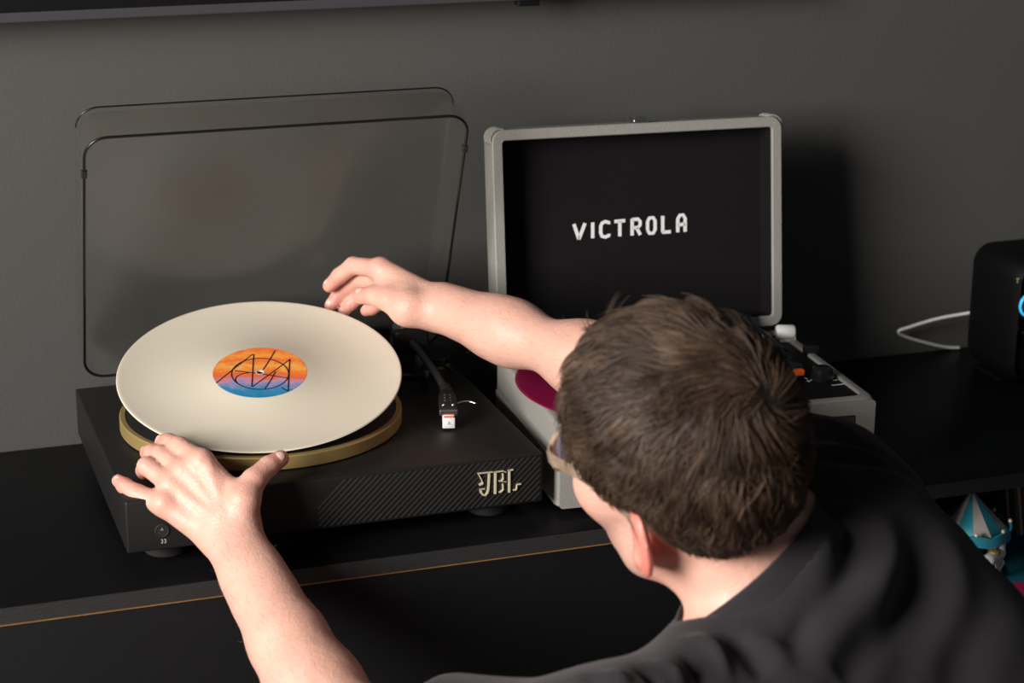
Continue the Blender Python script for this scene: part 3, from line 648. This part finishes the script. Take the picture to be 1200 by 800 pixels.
# horses of the carousel (one mesh body each)
hs_v = None
for k in range(4):
    a_ = math.radians(-62 + 90 * k); r_ = .034; hx, hy = KX + r_ * math.cos(a_), ky + r_ * math.sin(a_); hz = KZ + .030
    tdir = V3(-math.sin(a_), math.cos(a_), 0); up_ = V3(0, 0, 1); q = lambda f, u: V3(hx, hy, hz) + tdir * f + up_ * u
    if hs_v is None: hq = q
    hz_root = U(.004, Cap(q(-.012, 0), q(.010, .001), .0075, .007), Cap(q(.010, .003), q(.017, .017), .006, .0042), Cap(q(.017, .018), q(.026, .012), .0046, .003), Cap(q(.017, .022), q(.016, .026), .0014, .0008),
               Cap(q(.011, -.003), q(.019, -.013), .0032, .0022), Cap(q(.019, -.013), q(.014, -.022), .0022, .0018), Cap(q(.008, -.004), q(.009, -.024), .0032, .0018), Cap(q(-.013, -.003), q(-.018, -.014), .0038, .0024), Cap(q(-.018, -.014), q(-.015, -.026), .0022, .0018), Cap(q(-.018, .003), q(-.028, -.006), .0026, .0014))
    Vh, Qh = mesh_sdf(hz_root, .0014)
    hb = fast_obj('horse', Vh, Qh, 'white', ca)
    Vs, Qs = mesh_sdf(U(.002, Ell(q(-.002, .006), np.eye(3), (.0075, .0075, .0045))), .0014); fast_obj('saddle', Vs, Qs, 'gold', hb)
    obj('horse_pole', tube([V3(hx, hy, KZ + .01), V3(hx, hy, cz0)], .0014, 8), 'gold', ca, smooth=True)

# record sleeves standing in the bay beyond the toy
cols = ['sl_tan', 'sl_dark', 'sl_green', 'paper', 'sl_red', 'sl_grey', 'sl_blue', 'sl_brown']
nm_ = dict(sl_tan='tan', sl_dark='black', sl_green='olive', paper='white', sl_red='red', sl_grey='grey', sl_blue='teal', sl_brown='brown')
for i, cn in enumerate(cols):
    x0 = 1.103 + i * .0056
    Vv, Fv = box(0, .0042, .145, .325, 0, .182, .0006)
    Vv = np.asarray(Vv); ca_, sa_ = math.cos(-.16), math.sin(-.16)
    Vv = np.column_stack([Vv[:, 0] * ca_ + Vv[:, 2] * sa_ + x0, Vv[:, 1], -Vv[:, 0] * sa_ + Vv[:, 2] * ca_ + LOW])
    Vv[:, 2] += LOW - Vv[:, 2].min()
    o = obj('record_sleeve', (Vv, Fv), cn, auto=40); tag(o, 'thin %s record sleeve leaning in the row behind the carousel' % nm_[cn], 'record sleeve', 'record sleeves in the open bay')

# ================================================================== the man
HF = unit(RM @ V3(-.69, .40, -.60)); HL = RM @ V3(-.67, -.55, .49); HL = unit(HL - HF * (HL @ HF)); HU = np.cross(HF, HL)
HO = C(814, 558, 1.68); HA = np.array([HF, HL, HU])
def Hd(f, l, u): return HO + f * HF + l * HL + u * HU
KC = C(882, 660, 1.70); RS = C(962, 604, 1.80); LS = C(716, 908, 1.575)
TL = unit(LS - RS); TS = RM @ V3(.69, -.69, -.19); TS = unit(TS - TL * (TS @ TL)); TF = np.cross(TL, -TS); NB = KC + TS * .022   # left, down the spine, forward
TA = np.array([TL, TF, TS])
def Tp(l, f, s): return NB + l * TL + f * TF + s * TS
LW, LE = C(268, 622, 1.955), C(398, 862, 1.80); RW, RE = C(522, 361, 2.20), C(748, 445, 2.02)

def chain(pts, rs, k=.003): return U(k, *[Cap(C(*pts[i]), C(*pts[i + 1]), rs[i], rs[i + 1]) for i in range(len(pts) - 1)])
LH_ = dict(index=([(236, 541, 1.972), (210, 523, 2.000), (198, 518, 2.018), (190, 517, 2.028)], (.0110, .0097, .0088, .0076)),
           middle=([(216, 552, 1.975), (188, 533, 2.002), (178, 530, 2.018), (172, 530, 2.030)], (.0105, .0095, .0086, .0074)),
           ring=([(200, 567, 1.972), (172, 546, 1.990), (169, 551, 2.006), (174, 560, 2.022)], (.0102, .0094, .0082, .0074)),
           little=([(192, 591, 1.962), (160, 578, 1.972), (146, 569, 1.980), (138.5, 563, 1.986)], (.0110, .0092, .0080, .0066)),
           thumb=([(285, 587, 1.950), (297, 563, 1.962), (315, 546, 1.978), (329, 537, 1.988)], (.0150, .0120, .0100, .0085)))
RH_ = dict(index=([(446, 315, 2.232), (414, 311, 2.262), (398, 323, 2.274), (386, 335, 2.280)], (.0108, .0098, .0090, .0078)),
           middle=([(451, 326, 2.246), (418, 329, 2.288), (399, 343, 2.298), (388, 358, 2.300)], (.0108, .0098, .0090, .0078)),
           ring=([(456, 337, 2.252), (428, 343, 2.290), (411, 356, 2.298), (404, 366, 2.300)], (.0102, .0094, .0086, .0076)),
           little=([(463, 347, 2.250), (447, 354, 2.270), (437, 361, 2.278), (429, 364, 2.280)], (.0092, .0084, .0078, .0068)),
           thumb=([(482, 360, 2.196), (458, 351, 2.206), (438, 346, 2.218), (422, 347, 2.228)], (.0190, .0145, .0108, .0090)))
def hand(H, carp, kp=.010):
    fingers = U(.0012, *[chain(p, r) for p, r in H.values()])
    palm = U(kp, *[Cap(C(*cp_), C(*H[nm][0][0]), rw_, rk) for nm, cp_, rw_, rk in carp])
    return U(.007, fingers, palm)
left_hand = hand(LH_, [('index', (280, 612, 1.957), .0165, .0125), ('middle', (270, 618, 1.958), .0165, .0125), ('ring', (261, 624, 1.957), .0160, .0118), ('little', (252, 630, 1.955), .0155, .0112), ('thumb', (280, 612, 1.955), .0165, .0160)])
right_hand = hand(RH_, [('index', (513, 353, 2.203), .0150, .0128), ('middle', (512, 358, 2.206), .0150, .0125), ('ring', (511, 363, 2.21), .0150, .0118), ('little', (508, 367, 2.21), .0140, .0112), ('thumb', (512, 365, 2.196), .0150, .0180)])
# extra web between thumb and index, thenar mass
left_hand = U(.008, left_hand, Cap(C(284, 582, 1.956), C(248, 556, 1.970), .0105, .0105), Cap(C(268, 604, 1.966), C(225, 570, 1.984), .0145, .0115), *[Cap(C(u, v, t - .0045), C(u + 5, v + 4, t - .004), .0075, .006) for u, v, t in ((236, 541, 1.972), (216, 552, 1.975), (200, 567, 1.972), (193, 588, 1.962))], *[Cap(C(u + 8, v + 7, t - .0125), C(uu_, vv_, 1.9425), .0030, .0026) for (u, v, t), (uu_, vv_) in (((236, 541, 1.972), (262, 596)), ((216, 552, 1.975), (256, 600)), ((200, 567, 1.972), (250, 606)))])
right_hand = U(.008, right_hand, Cap(C(478, 345, 2.208), C(452, 334, 2.226), .0150, .0120), Cap(C(497, 364, 2.198), C(476, 362, 2.198), .0185, .0185))
def lerp(a, b, t): return a + (b - a) * t
lperp = unit(np.cross(LE - LW, C(268, 622, 1.955) - CAM)); rperp = unit(np.cross(RE - RW, RW - CAM))
left_arm = U(.026, Cap(LW - lperp * .011, lerp(LW, LE, .35) - lperp * .0085, .0180, .0190), Cap(LW + lperp * .011, lerp(LW, LE, .35) + lperp * .0085, .0180, .0190),
             Cap(lerp(LW, LE, .25), lerp(LW, LE, .55), .0225, .0325), Cap(lerp(LW, LE, .55), lerp(LW, LE, .80), .0325, .0405), Cap(lerp(LW, LE, .80), LE, .0400, .040), Cap(LE, lerp(LE, LS, .5), .042, .050), Cap(lerp(LE, LS, .5), LS, .050, .060))
right_arm = U(.035, Cap(RW - rperp * .004, lerp(RW, RE, .35), .0185, .0240), Cap(RW + rperp * .004, lerp(RW, RE, .35), .0185, .0240),
              Cap(lerp(RW, RE, .3), lerp(RW, RE, .75), .0225, .0340), Cap(lerp(RW, RE, .75), RE, .0340, .038), Cap(RE, lerp(RE, RS, .5), .038, .048), Cap(lerp(RE, RS, .5), RS, .050, .060))
neck_top = Hd(-.008, 0, -.03)
torso = U(.05, Cap(Tp(-.090, .035, .10), Tp(-.092, .02, .34), .095, .100), Cap(Tp(.075, .035, .10), Tp(.070, .02, .34), .088, .085), Cap(Tp(0, .03, .30), Tp(0, .02, .46), .115, .12),
          Cap(Tp(0, .01, .035), RS, .046, .053), Cap(Tp(0, .01, .042), LS, .042, .053), Cap(Tp(0, .02, .07), Tp(0, .035, .20), .075, .10),
          Cap(RS, Tp(-.10, .0, .17), .056, .07), Cap(LS, Tp(.10, .0, .17), .056, .07))
NX = unit(neck_top - KC); NX = unit(NX - TL * (NX @ TL))   # axis of the shirt's neck opening
neck = U(.02, *[Cap(Hd(.008, s_ * .030, -.052), KC + HF * .026 + HL * s_ * .016, .036, .040) for s_ in (1, -1)], Cap(neck_top, Tp(0, .005, .02), .052, .056), Cap(Hd(-.036, .024, -.03), Tp(.03, -.005, .03), .027, .036), Cap(Hd(-.036, -.024, -.03), Tp(-.03, -.005, .03), .027, .036))
cran = U(.02, Ell(Hd(.008, 0, .050), HA, (.098, .078, .086)), Ell(Hd(-.030, 0, .018), HA, (.064, .066, .058)))
cranf = lambda P: ev(cran, P, None, 0)
def ear(s):
    ax = unit(HL * s * .48 - HF * .88); n_ = unit(np.cross(ax, HU)); e0 = Hd(-.004, s * .075, -.004)
    A_ = np.array([ax, HU, n_]); c_ = e0 + ax * .013
    nf = n_ if (n_ @ (HL * s)) > 0 else -n_
    return Sub(.004, U(.004, Ell(c_, A_, (.021, .033, .0065)), Cap(e0 + HU * -.020 + ax * .006, e0 - HU * .030 + ax * .004, .008, .0065)), Ell(c_ + nf * .006 + ax * -.002, A_, (.013, .021, .0075)))
face = U(.018, cran,  Ell(Hd(.045, 0, -.020), HA, (.054, .062, .085)), Cap(Hd(.015, .050, -.058), Hd(.078, .012, -.092), .020, .018), Cap(Hd(.015, -.050, -.058), Hd(.078, -.012, -.092), .020, .018),
         Ell(Hd(.066, .040, -.020), HA, (.030, .026, .028)), Ell(Hd(.066, -.040, -.020), HA, (.030, .026, .028)))
face = U(.010, face, Cap(Hd(.093, -.034, .030), Hd(.093, .034, .030), .011), Cap(Hd(.098, 0, .018), Hd(.116, 0, -.024), .0075, .0105), Cap(Hd(.103, -.011, -.027), Hd(.103, .011, -.027), .0078))
face = Sub(.008, face, U(0, Ell(Hd(.112, .032, .008), HA, (.016, .018, .012)), Ell(Hd(.112, -.032, .008), HA, (.016, .018, .012))))
face = U(.004, face, Cap(Hd(.096, -.020, -.0545), Hd(.102, 0, -.053), .0045, .0058), Cap(Hd(.096, .020, -.0545), Hd(.102, 0, -.053), .0045, .0058), Cap(Hd(.094, -.018, -.062), Hd(.1, 0, -.0635), .0045, .0062), Cap(Hd(.094, .018, -.062), Hd(.1, 0, -.0635), .0045, .0062))
face = U(.006, face, ear(1), ear(-1))
body_sdf = U(.016, U(.03, torso, neck), face, U(.012, U(.02, torso, left_arm), left_hand), U(.012, right_arm, right_hand))
Vb, Qb = mesh_sdf(body_sdf, .0027)
Nb = vnormals(Vb, Qb)
def near(P, c, r): return np.clip(1 - np.linalg.norm(P - c, axis=1) / r, 0, 1)
fl = np.zeros(len(Vb))
for s in (1, -1):
    fl = np.maximum(fl, np.clip(near(Vb, Hd(-.012, s * .090, -.002), .048) * 2.4, 0, .85))
for H in (LH_, RH_):
    for p, r in H.values():
        fl = np.maximum(fl, np.clip(near(Vb, C(*p[-1]), .026) * 1.0, 0, .42)); fl = np.maximum(fl, near(Vb, C(*p[1]), .020) * .22)
        fl = np.maximum(fl, near(Vb, C(*p[0]), .022) * .20)
fl = np.maximum(fl, near(Vb, Hd(.07, .05, -.02), .05) * .25)
st = np.clip(near(Vb, Hd(.07, 0, -.085), .095) * 2.2, 0, .8) * (((Vb - HO) @ HU) < -.04)
st = np.maximum(st, np.clip(near(Vb, Hd(.03, .062, -.050), .04) * 2, 0, .7))
man = thing('person', C(960, 800, 1.75) * V3(1, 1, 0) + V3(0, 0, FLOOR), 'man in dark charcoal T-shirt kneeling to lower a record onto the platter', 'person')
fast_obj('body', Vb, Qb, 'skin', man, dict(flush=fl, stubble=st))
# short fine hair on the forearms
def arm_hair(W_, E_, n, seed):
    r_ = np.random.default_rng(seed); ax = E_ - W_; L_ = ax @ ax; h_ = (Vb - W_) @ ax / L_; dd = np.linalg.norm(Vb - W_ - h_[:, None] * ax, axis=1)
    idx = np.where((h_ > .08) & (h_ < 1) & (dd < .06))[0]; idx = r_.choice(idx, n); Vv, Fv = [], []
    for i_ in idx:
        b_ = Vb[i_]; d_ = unit(-unit(ax) * .6 + Nb[i_] * .35 + r_.normal(0, .2, 3)); s2 = unit(np.cross(d_, Nb[i_] + 1e-3)); ln_ = r_.uniform(.004, .010)
        p1 = b_ + d_ * ln_ * .5; p2 = b_ + d_ * ln_ - Nb[i_] * ln_ * .12; w_ = .00006; k_ = len(Vv)
        Vv += [b_ - s2 * w_, b_ + s2 * w_, p1 + s2 * w_ * .8, p1 - s2 * w_ * .8, p2]; Fv += [[k_, k_ + 1, k_ + 2, k_ + 3], [k_ + 3, k_ + 2, k_ + 4]]
    return Vv, Fv
tag(obj('arm_hair', join(arm_hair(LW, LE, 1100, 1), arm_hair(RW, RE, 900, 2)), 'armhair', man), kind='stuff')
# nails
for H, toward, shift in ((LH_, -1, 0), (RH_, -1, 0)):
    for nm, (p, r) in H.items():
        a, b = C(*p[-2]), C(*p[-1]); d = unit(b - a)
        bk = unit(CAM - b) if H is LH_ else unit(V3(-.1, -.1, 1.0) - .3 * unit(b - CAM))
        bk = unit(bk + V3(0, 0, .5)); bk = unit(bk - d * (bk @ d)); sd = np.cross(d, bk)
        c_ = b + bk * (r[-1] - (.0004 if nm == 'thumb' else .0009)) - d * .0030
        Vn, Qn = lathe([(.12, -.9), (.7, -.72), (1, 0), (.7, .72), (.12, .9)], 14)
        Vn = np.asarray(Vn); wdt = r[-1] * .70
        obj('fingernail', (c_ + Vn[:, :1] * sd * wdt + Vn[:, 1:2] * d * .0055 + Vn[:, 2:3] * bk * .0014 - bk * (Vn[:, :1] ** 2) * .0018, Qn), 'nail', man, smooth=True)
for s in (1, -1):
    e = obj('eye', lathe([(.0005, -.0118), (.006, -.0102), (.0102, -.006), (.0118, 0), (.0102, .006), (.006, .0102), (.0005, .0118)], 24, Hd(.086, s * .032, .006), HF), 'eye', man, smooth=True)
    obj('iris', lathe([(.0056, .0100), (.0045, .0112), (.001, .0122)], 20, Hd(.0862, s * .032, .006), HF), 'iris', e, smooth=True)
    obj('eyebrow', tube([Hd(.1015, s * .016, .031), Hd(.103, s * .03, .036), Hd(.094, s * .047, .031)], [.003, .0034, .0015], 8), 'scalp', man, smooth=True)

# ------------------------------------------------------------------ hair: a cap and many strands
def hcoord(P): q = (P - HO) @ HA.T; return q[:, 0], q[:, 1], q[:, 2]
def hairline(f, l):
    return np.interp(f, [-.11, -.075, -.052, -.032, -.014, .008, .022, .036, .050, .064, .076, .090, .11], [-.026, -.026, -.020, .004, .034, .036, .006, .002, .004, .018, .060, .095, .112])
def thick(P):
    f, l, u = hcoord(P); t_ = .0040 + .0085 * np.clip((u - .02) / .09, 0, 1) ** .8 + .003 * np.clip((u - .0) / .05, 0, 1)
    return t_
def cap_f(P):
    f, l, u = hcoord(P); a = cranf(P) - thick(P) - .0012 * np.sin(f * 160 + l * 90) * np.sin(l * 190 - u * 70)
    b = (hairline(f, l) - u) * .8
    return -smin(-a, -b, .008)
capn = U(0, Fn(Hd(.0, 0, .04), .135, cap_f)); Vc, Qc = mesh_sdf(capn, .0030); Nc = vnormals(Vc, Qc)
hair = fast_obj('hair', Vc, Qc, 'scalp', man); hair['label'] = 'short dark brown hair'
# strands
fc = Vc[Qc].mean(1); fn_ = Nc[Qc].mean(1); fn_ /= np.linalg.norm(fn_, axis=1)[:, None]; ar = np.linalg.norm(np.cross(Vc[Qc[:, 2]] - Vc[Qc[:, 0]], Vc[Qc[:, 3]] - Vc[Qc[:, 1]]), axis=1)
ff, l_, uu = hcoord(fc); ok = (uu > hairline(ff, l_) + .003) & (cranf(fc) > thick(fc) * .62)
pr = ar * ok; pr /= pr.sum(); NS = 30000
pick = rng.choice(len(fc), NS, p=pr); P0 = fc[pick] + rng.normal(0, .0012, (NS, 3)); n0 = fn_[pick]
f0, l0, u0 = hcoord(P0); WH = Hd(-.066, -.012, .112)
away = P0 - WH; away -= n0 * np.sum(away * n0, 1)[:, None]; dist = np.linalg.norm(P0 - WH, axis=1); away /= np.linalg.norm(away, axis=1)[:, None] + 1e-9
swirl = np.cross(n0, away)
down = -HU + .25 * HF * 0; down = np.tile(down, (NS, 1)) - n0 * (n0 @ -HU)[:, None] ; 
side = np.clip((.075 - u0) / .06, 0, 1)
def noise3(P, s, seed):
    r = np.random.default_rng(seed); out = np.zeros((len(P), 3))
    for i in range(6):
        k = r.normal(0, 1, 3) * s; ph = r.uniform(0, 6.28, 3); out += np.sin((P @ k)[:, None] + ph) / 6 ** .5
    return out
D0 = away + swirl * (.75 * np.exp(-dist / .045))[:, None] * 1.0 + .25 * swirl
D0 = D0 * (1 - .75 * side)[:, None] + down * (.95 * side)[:, None] - (HF * .35)[None] * (side * (f0 < .03))[:, None]
cl_n = noise3(P0, 90, 2) * .42 + noise3(P0, 260, 3) * .28
D0 = D0 + cl_n * (1 - .45 * side)[:, None] + rng.normal(0, .10, (NS, 3)); D0 -= n0 * np.sum(D0 * n0, 1)[:, None]; D0 /= np.linalg.norm(D0, axis=1)[:, None] + 1e-9
Ls_ = np.interp(u0, [-.06, -.01, .04, .08, .12], [.007, .010, .017, .027, .032]) * rng.uniform(.7, 1.15, NS)
lift = np.interp(u0, [-.06, .03, .09], [.08, .11, .17]) + .09 * noise3(P0, 120, 5)[:, 0] + rng.normal(0, .05, NS); lift = np.clip(lift * np.where(f0 > .055, .35, 1.), .02, .34)
NP = 5; pts = np.zeros((NS, NP, 3)); cur = P0 - n0 * .0015; dr = D0 + n0 * lift[:, None]; nn = n0.copy()
for i in range(NP):
    pts[:, i] = cur
    dr /= np.linalg.norm(dr, axis=1)[:, None]; cur = cur + dr * (Ls_ / (NP - 1))[:, None]
    dr = dr - nn * (Ls_ / (NP - 1) / .075 + .06)[:, None]
    if i == 1: dr += .05 * noise3(cur, 200, 8)
wr = np.array([.00042, .00048, .00044, .00032, .00010])
tn = np.gradient(pts, axis=1); tn /= np.linalg.norm(tn, axis=2)[..., None] + 1e-12
sdv = np.cross(tn, nn[:, None, :]); sdv /= np.linalg.norm(sdv, axis=2)[..., None] + 1e-12; nv = np.cross(sdv, tn)
ring3 = np.stack([pts + (math.cos(a) * sdv + math.sin(a) * nv) * wr[None, :, None] for a in (math.pi / 2, math.pi * 7 / 6, math.pi * 11 / 6)], 2)   # NS,NP,3,3
Vs = ring3.reshape(-1, 3); bidx = (np.arange(NS) * NP * 3)[:, None, None]; ii = (np.arange(NP - 1) * 3)[None, :, None]; kk = np.arange(3)[None, None, :]; k2 = (np.arange(3) + 1) % 3
q = np.stack([bidx + ii + kk, bidx + ii + 3 + kk, bidx + ii + 3 + k2[None, None], bidx + ii + k2[None, None]], -1).reshape(-1, 4)
tone = np.repeat(np.clip(rng.normal(.45, .17, NS) + .20 * noise3(P0, 110, 11)[:, 0], 0, 1), NP * 3)
so = fast_obj('hair_strands', Vs, q, 'hair', hair, dict(tone=tone)); so['kind'] = 'stuff'

# ------------------------------------------------------------------ T-shirt
sleeveL, sleeveR = lerp(LS, LE, .52), lerp(RS, RE, .50)
infl = .013
shirt_in = U(.05, *[Cap(c.a, c.b, c.ra + infl, c.rb + infl) for c in torso.ch])
sl_l = U(.03, Cap(LS, sleeveL, .074, .066)); sl_r = U(.03, Cap(RS, sleeveR, .074, .066))
def folds(P):
    d = .0016 * np.sin((P @ TS) * 95 + 3 * np.sin((P @ TL) * 18)) * np.sin((P @ TL) * 14 + 1)
    return d
raw = U(.035, shirt_in, sl_l, sl_r, Cap(Tp(0, .005, .012), Tp(0, .02, .06), .068, .085))
shirt = Sub(.004, raw, U(0, Cap(KC + NX * .066, KC + NX * .11, .103, .103), Cap(Hd(-.02, 0, -.03), KC + unit(neck_top - KC) * .004, .064, .0665), Cap(lerp(LS, LE, .44), lerp(LS, LE, .75), .058, .062), Cap(lerp(RS, RE, .42), lerp(RS, RE, .75), .058, .062)))
Vt, Qt = mesh_sdf(shirt, .0037)
for it_ in range(4):
    A_ = np.zeros_like(Vt); c_ = np.zeros(len(Vt))
    for e_ in range(4):
        i0, i1 = Qt[:, e_], Qt[:, (e_ + 1) % 4]; np.add.at(A_, i0, Vt[i1]); np.add.at(A_, i1, Vt[i0]); np.add.at(c_, i0, 1); np.add.at(c_, i1, 1)
    Vt = Vt + (.5 if it_ % 2 == 0 else -.45) * (A_ / c_[:, None] - Vt)
Nt = vnormals(Vt, Qt); disp = folds(Vt)
qv = (Vt - CAM) @ RM; pu = 600 + FPX * qv[:, 0] / -qv[:, 2]; pv = 400 - FPX * qv[:, 1] / -qv[:, 2]; facing = np.sum(Nt * (CAM - Vt), 1) > 0
def on_shirt(u, v):
    c_ = np.where(facing)[0]; k_ = c_[np.argsort((pu[c_] - u) ** 2 + (pv[c_] - v) ** 2)[:12]]; return Vt[k_[np.argmin(-qv[k_, 2])]]
def fold(px_, wd, hgt):       # a soft ridge (or valley) of cloth along a line lying on the shirt
    P = spline([on_shirt(*q) for q in px_], 6); dd = np.full(len(Vt), 9.); par = np.zeros(len(Vt)); n_ = len(P) - 1
    lo_, hi_ = P.min(0) - wd * 4, P.max(0) + wd * 4; ix = np.where(np.all((Vt > lo_) & (Vt < hi_), 1))[0]
    for k_ in range(n_):
        ab = P[k_ + 1] - P[k_]; h_ = np.clip((Vt[ix] - P[k_]) @ ab / (ab @ ab + 1e-12), 0, 1); d_ = np.linalg.norm(Vt[ix] - P[k_] - h_[:, None] * ab, axis=1)
        m_ = d_ < dd[ix]; dd[ix[m_]] = d_[m_]; par[ix[m_]] = ((k_ + h_) / n_)[m_]
    return hgt * np.exp(-(dd / wd) ** 2) * np.sin(np.clip(par, .02, .98) * math.pi) ** .5
for pts_, wd, hg in (([(925, 488), (970, 493), (1010, 508)], .0055, .005), ([(930, 506), (975, 508), (1020, 520), (1050, 540)], .0055, -.005), ([(930, 528), (974, 522), (1015, 528), (1050, 545)], .006, .006), ([(932, 548), (985, 533), (1028, 538), (1070, 556)], .0055, -.006),
        ([(934, 566), (988, 548), (1035, 552), (1085, 580)], .007, .006), ([(940, 585), (985, 572), (1030, 580)], .006, -.005), ([(970, 580), (1037, 622), (1046, 668), (992, 722), (955, 790)], .020, .011), ([(958, 590), (1000, 640), (985, 680), (947, 728)], .014, -.008),
        ([(1073, 620), (1068, 692), (1010, 765), (990, 795)], .018, -.009), ([(1110, 620), (1120, 700), (1080, 790)], .020, .007), ([(841, 716), (870, 708), (898, 695)], .006, -.004), ([(850, 744), (880, 765), (901, 790)], .008, -.007), ([(874, 738), (905, 755), (930, 780)], .010, .007),
        ([(925, 757), (940, 735), (952, 716)], .010, -.006), ([(808, 742), (840, 755), (856, 790)], .007, .008), ([(800, 760), (818, 775), (826, 797)], .006, -.007), ([(766, 772), (790, 783), (800, 798)], .006, .007), ([(745, 778), (762, 788), (770, 798)], .005, -.006), ([(709, 784), (725, 790), (735, 799)], .006, .006), ([(680, 790), (695, 795), (702, 799)], .005, -.005)):
    disp += fold(pts_, wd, hg)
Vt = Vt + Nt * disp[:, None]
ts = fast_obj('t_shirt', Vt, Qt, 'shirt', man); ts['label'] = 'dark charcoal crew-neck T-shirt'
# ribbed collar band
e1 = TL; e2 = np.cross(NX, e1); nA = 96; rr_ = np.linspace(.035, .088, 60); ang = np.linspace(0, 2 * math.pi, nA, endpoint=False); R0 = []
for a in ang:            # the band hugs the neck all round
    d_ = e1 * math.cos(a) + e2 * math.sin(a); sd_ = ev(U(.016, U(.03, torso, neck), face), KC + rr_[:, None] * d_, None, 0); k_ = np.where(sd_ > .003)[0]; R0.append(rr_[k_[0]] if len(k_) else rr_[-1])
R0 = np.array(R0); R0 = np.maximum(R0, .056)
for it_ in range(12): R0 = (np.roll(R0, 1) + 2 * R0 + np.roll(R0, -1)) / 4
cb = [[KC + (e1 * math.cos(a) + e2 * math.sin(a)) * (q + dr_) + NX * z_ for a, q in zip(ang, R0)] for dr_, z_ in ((-.002, -.028), (.0125, -.026), (.0085, -.014), (.0060, -.004), (.0042, .003), (.0015, .0045), (.0002, .002))]
obj('collar', loft(cb, closed_v=True), 'shirt', ts, smooth=True)

# ------------------------------------------------------------------ trousers and shoes (below the frame)
PV = Tp(0, .02, .46); FH = unit(TF * V3(1, 1, 0)); 
tr_pr = [Cap(Tp(0, .02, .42), PV + V3(0, 0, -.03), .128, .135)]; shoes = []
LH2 = unit(TL * V3(1, 1, 0))
for s in (1, -1):
    hip = PV + LH2 * s * .085 + V3(0, 0, -.045); knee = hip + FH * .27 + LH2 * s * .06; knee[2] = FLOOR + .070; ank = knee - FH * .40 + LH2 * s * .00; ank[2] = FLOOR + .055
    tr_pr += [Cap(hip, knee, .098, .066), Cap(knee, lerp(knee, ank, .45), .064, .058), Cap(lerp(knee, ank, .45), ank, .058, .044)]
    shoes.append((s, ank))
Vp, Qp = mesh_sdf(U(.03, *tr_pr), .006); Vp[:, 2] = np.maximum(Vp[:, 2], FLOOR + .001); fast_obj('trousers', Vp, Qp, 'denim', man)
for s, ank in shoes:
    toe = ank - FH * .13 + V3(0, 0, -.008); Vp, Qp = mesh_sdf(U(.02, Cap(ank - FH * .02, ank - FH * .05, .045, .043), Cap(ank - FH * .05, toe, .042, .036)), .004)
    Vp[:, 2] = np.maximum(Vp[:, 2], FLOOR + .001); sh = fast_obj('shoe', Vp, Qp, 'shoe', man)
    Vp, Qp = mesh_sdf(U(.01, Cap(ank - FH * .02 + V3(0, 0, .03), toe + V3(0, 0, .026), .036, .032)), .004); fast_obj('shoe_sole', Vp, Qp, 'sole', sh)

# ------------------------------------------------------------------ spectacles
gl = thing('eyeglasses', Hd(.1, 0, -.02), 'tortoise and clear framed eyeglasses worn by the kneeling man', 'eyeglasses')
def gp(l, u, f=0): return Hd(.112 - .35 * abs(l) ** 1.0 * .25 + f, l, u)
for s in (1, -1):
    lo_, li_ = [], []
    for k in range(40):
        a = 2 * math.pi * k / 40; ca_, sa_ = math.cos(a), math.sin(a)
        sq = (abs(ca_) ** 4 + abs(sa_) ** 4) ** -.25
        lo_.append((s * .034 + .0275 * ca_ * sq, .004 + .0215 * sa_ * sq)); li_.append((s * .034 + .0235 * ca_ * sq, .004 + .0175 * sa_ * sq))
    rimv = loft([[gp(*q, .002) for q in lo_], [gp(*q, -.0022) for q in lo_], [gp(*q, -.0022) for q in li_], [gp(*q, .002) for q in li_]], closed_v=True)
    fr = obj('rim', rimv, 'tortoise', gl, auto=40)
    obj('lens', loft([[gp(*q, .0006) for q in li_], [gp(*q, -.0006) for q in li_]]), 'lens', gl)
    tpth = spline([gp(s * .0615, .013), Hd(.098, s * .0680, .0135), Hd(.06, s * .0665, .013), Hd(.03, s * .0695, .012), Hd(.006, s * .0735, .012), Hd(-.010, s * .080, .006), Hd(-.028, s * .086, -.022)], 8)
    loops = []
    for q in range(len(tpth)):
        hh = np.interp(q, [0, 6, len(tpth) - 1], [.0075, .0048, .0036]); tt_ = .0018
        loops.append([tpth[q] + HU * a * hh + HL * s * b * tt_ for a, b in ((-1, -1), (1, -1), (1, 1), (-1, 1))])
    obj('temple', loft(loops), 'tortoise', gl, auto=40)
obj('bridge', tube([gp(-.0085, .010), gp(0, .013, .002), gp(.0085, .010)], [.003, .0026, .003], 10), 'tortoise', gl, smooth=True)
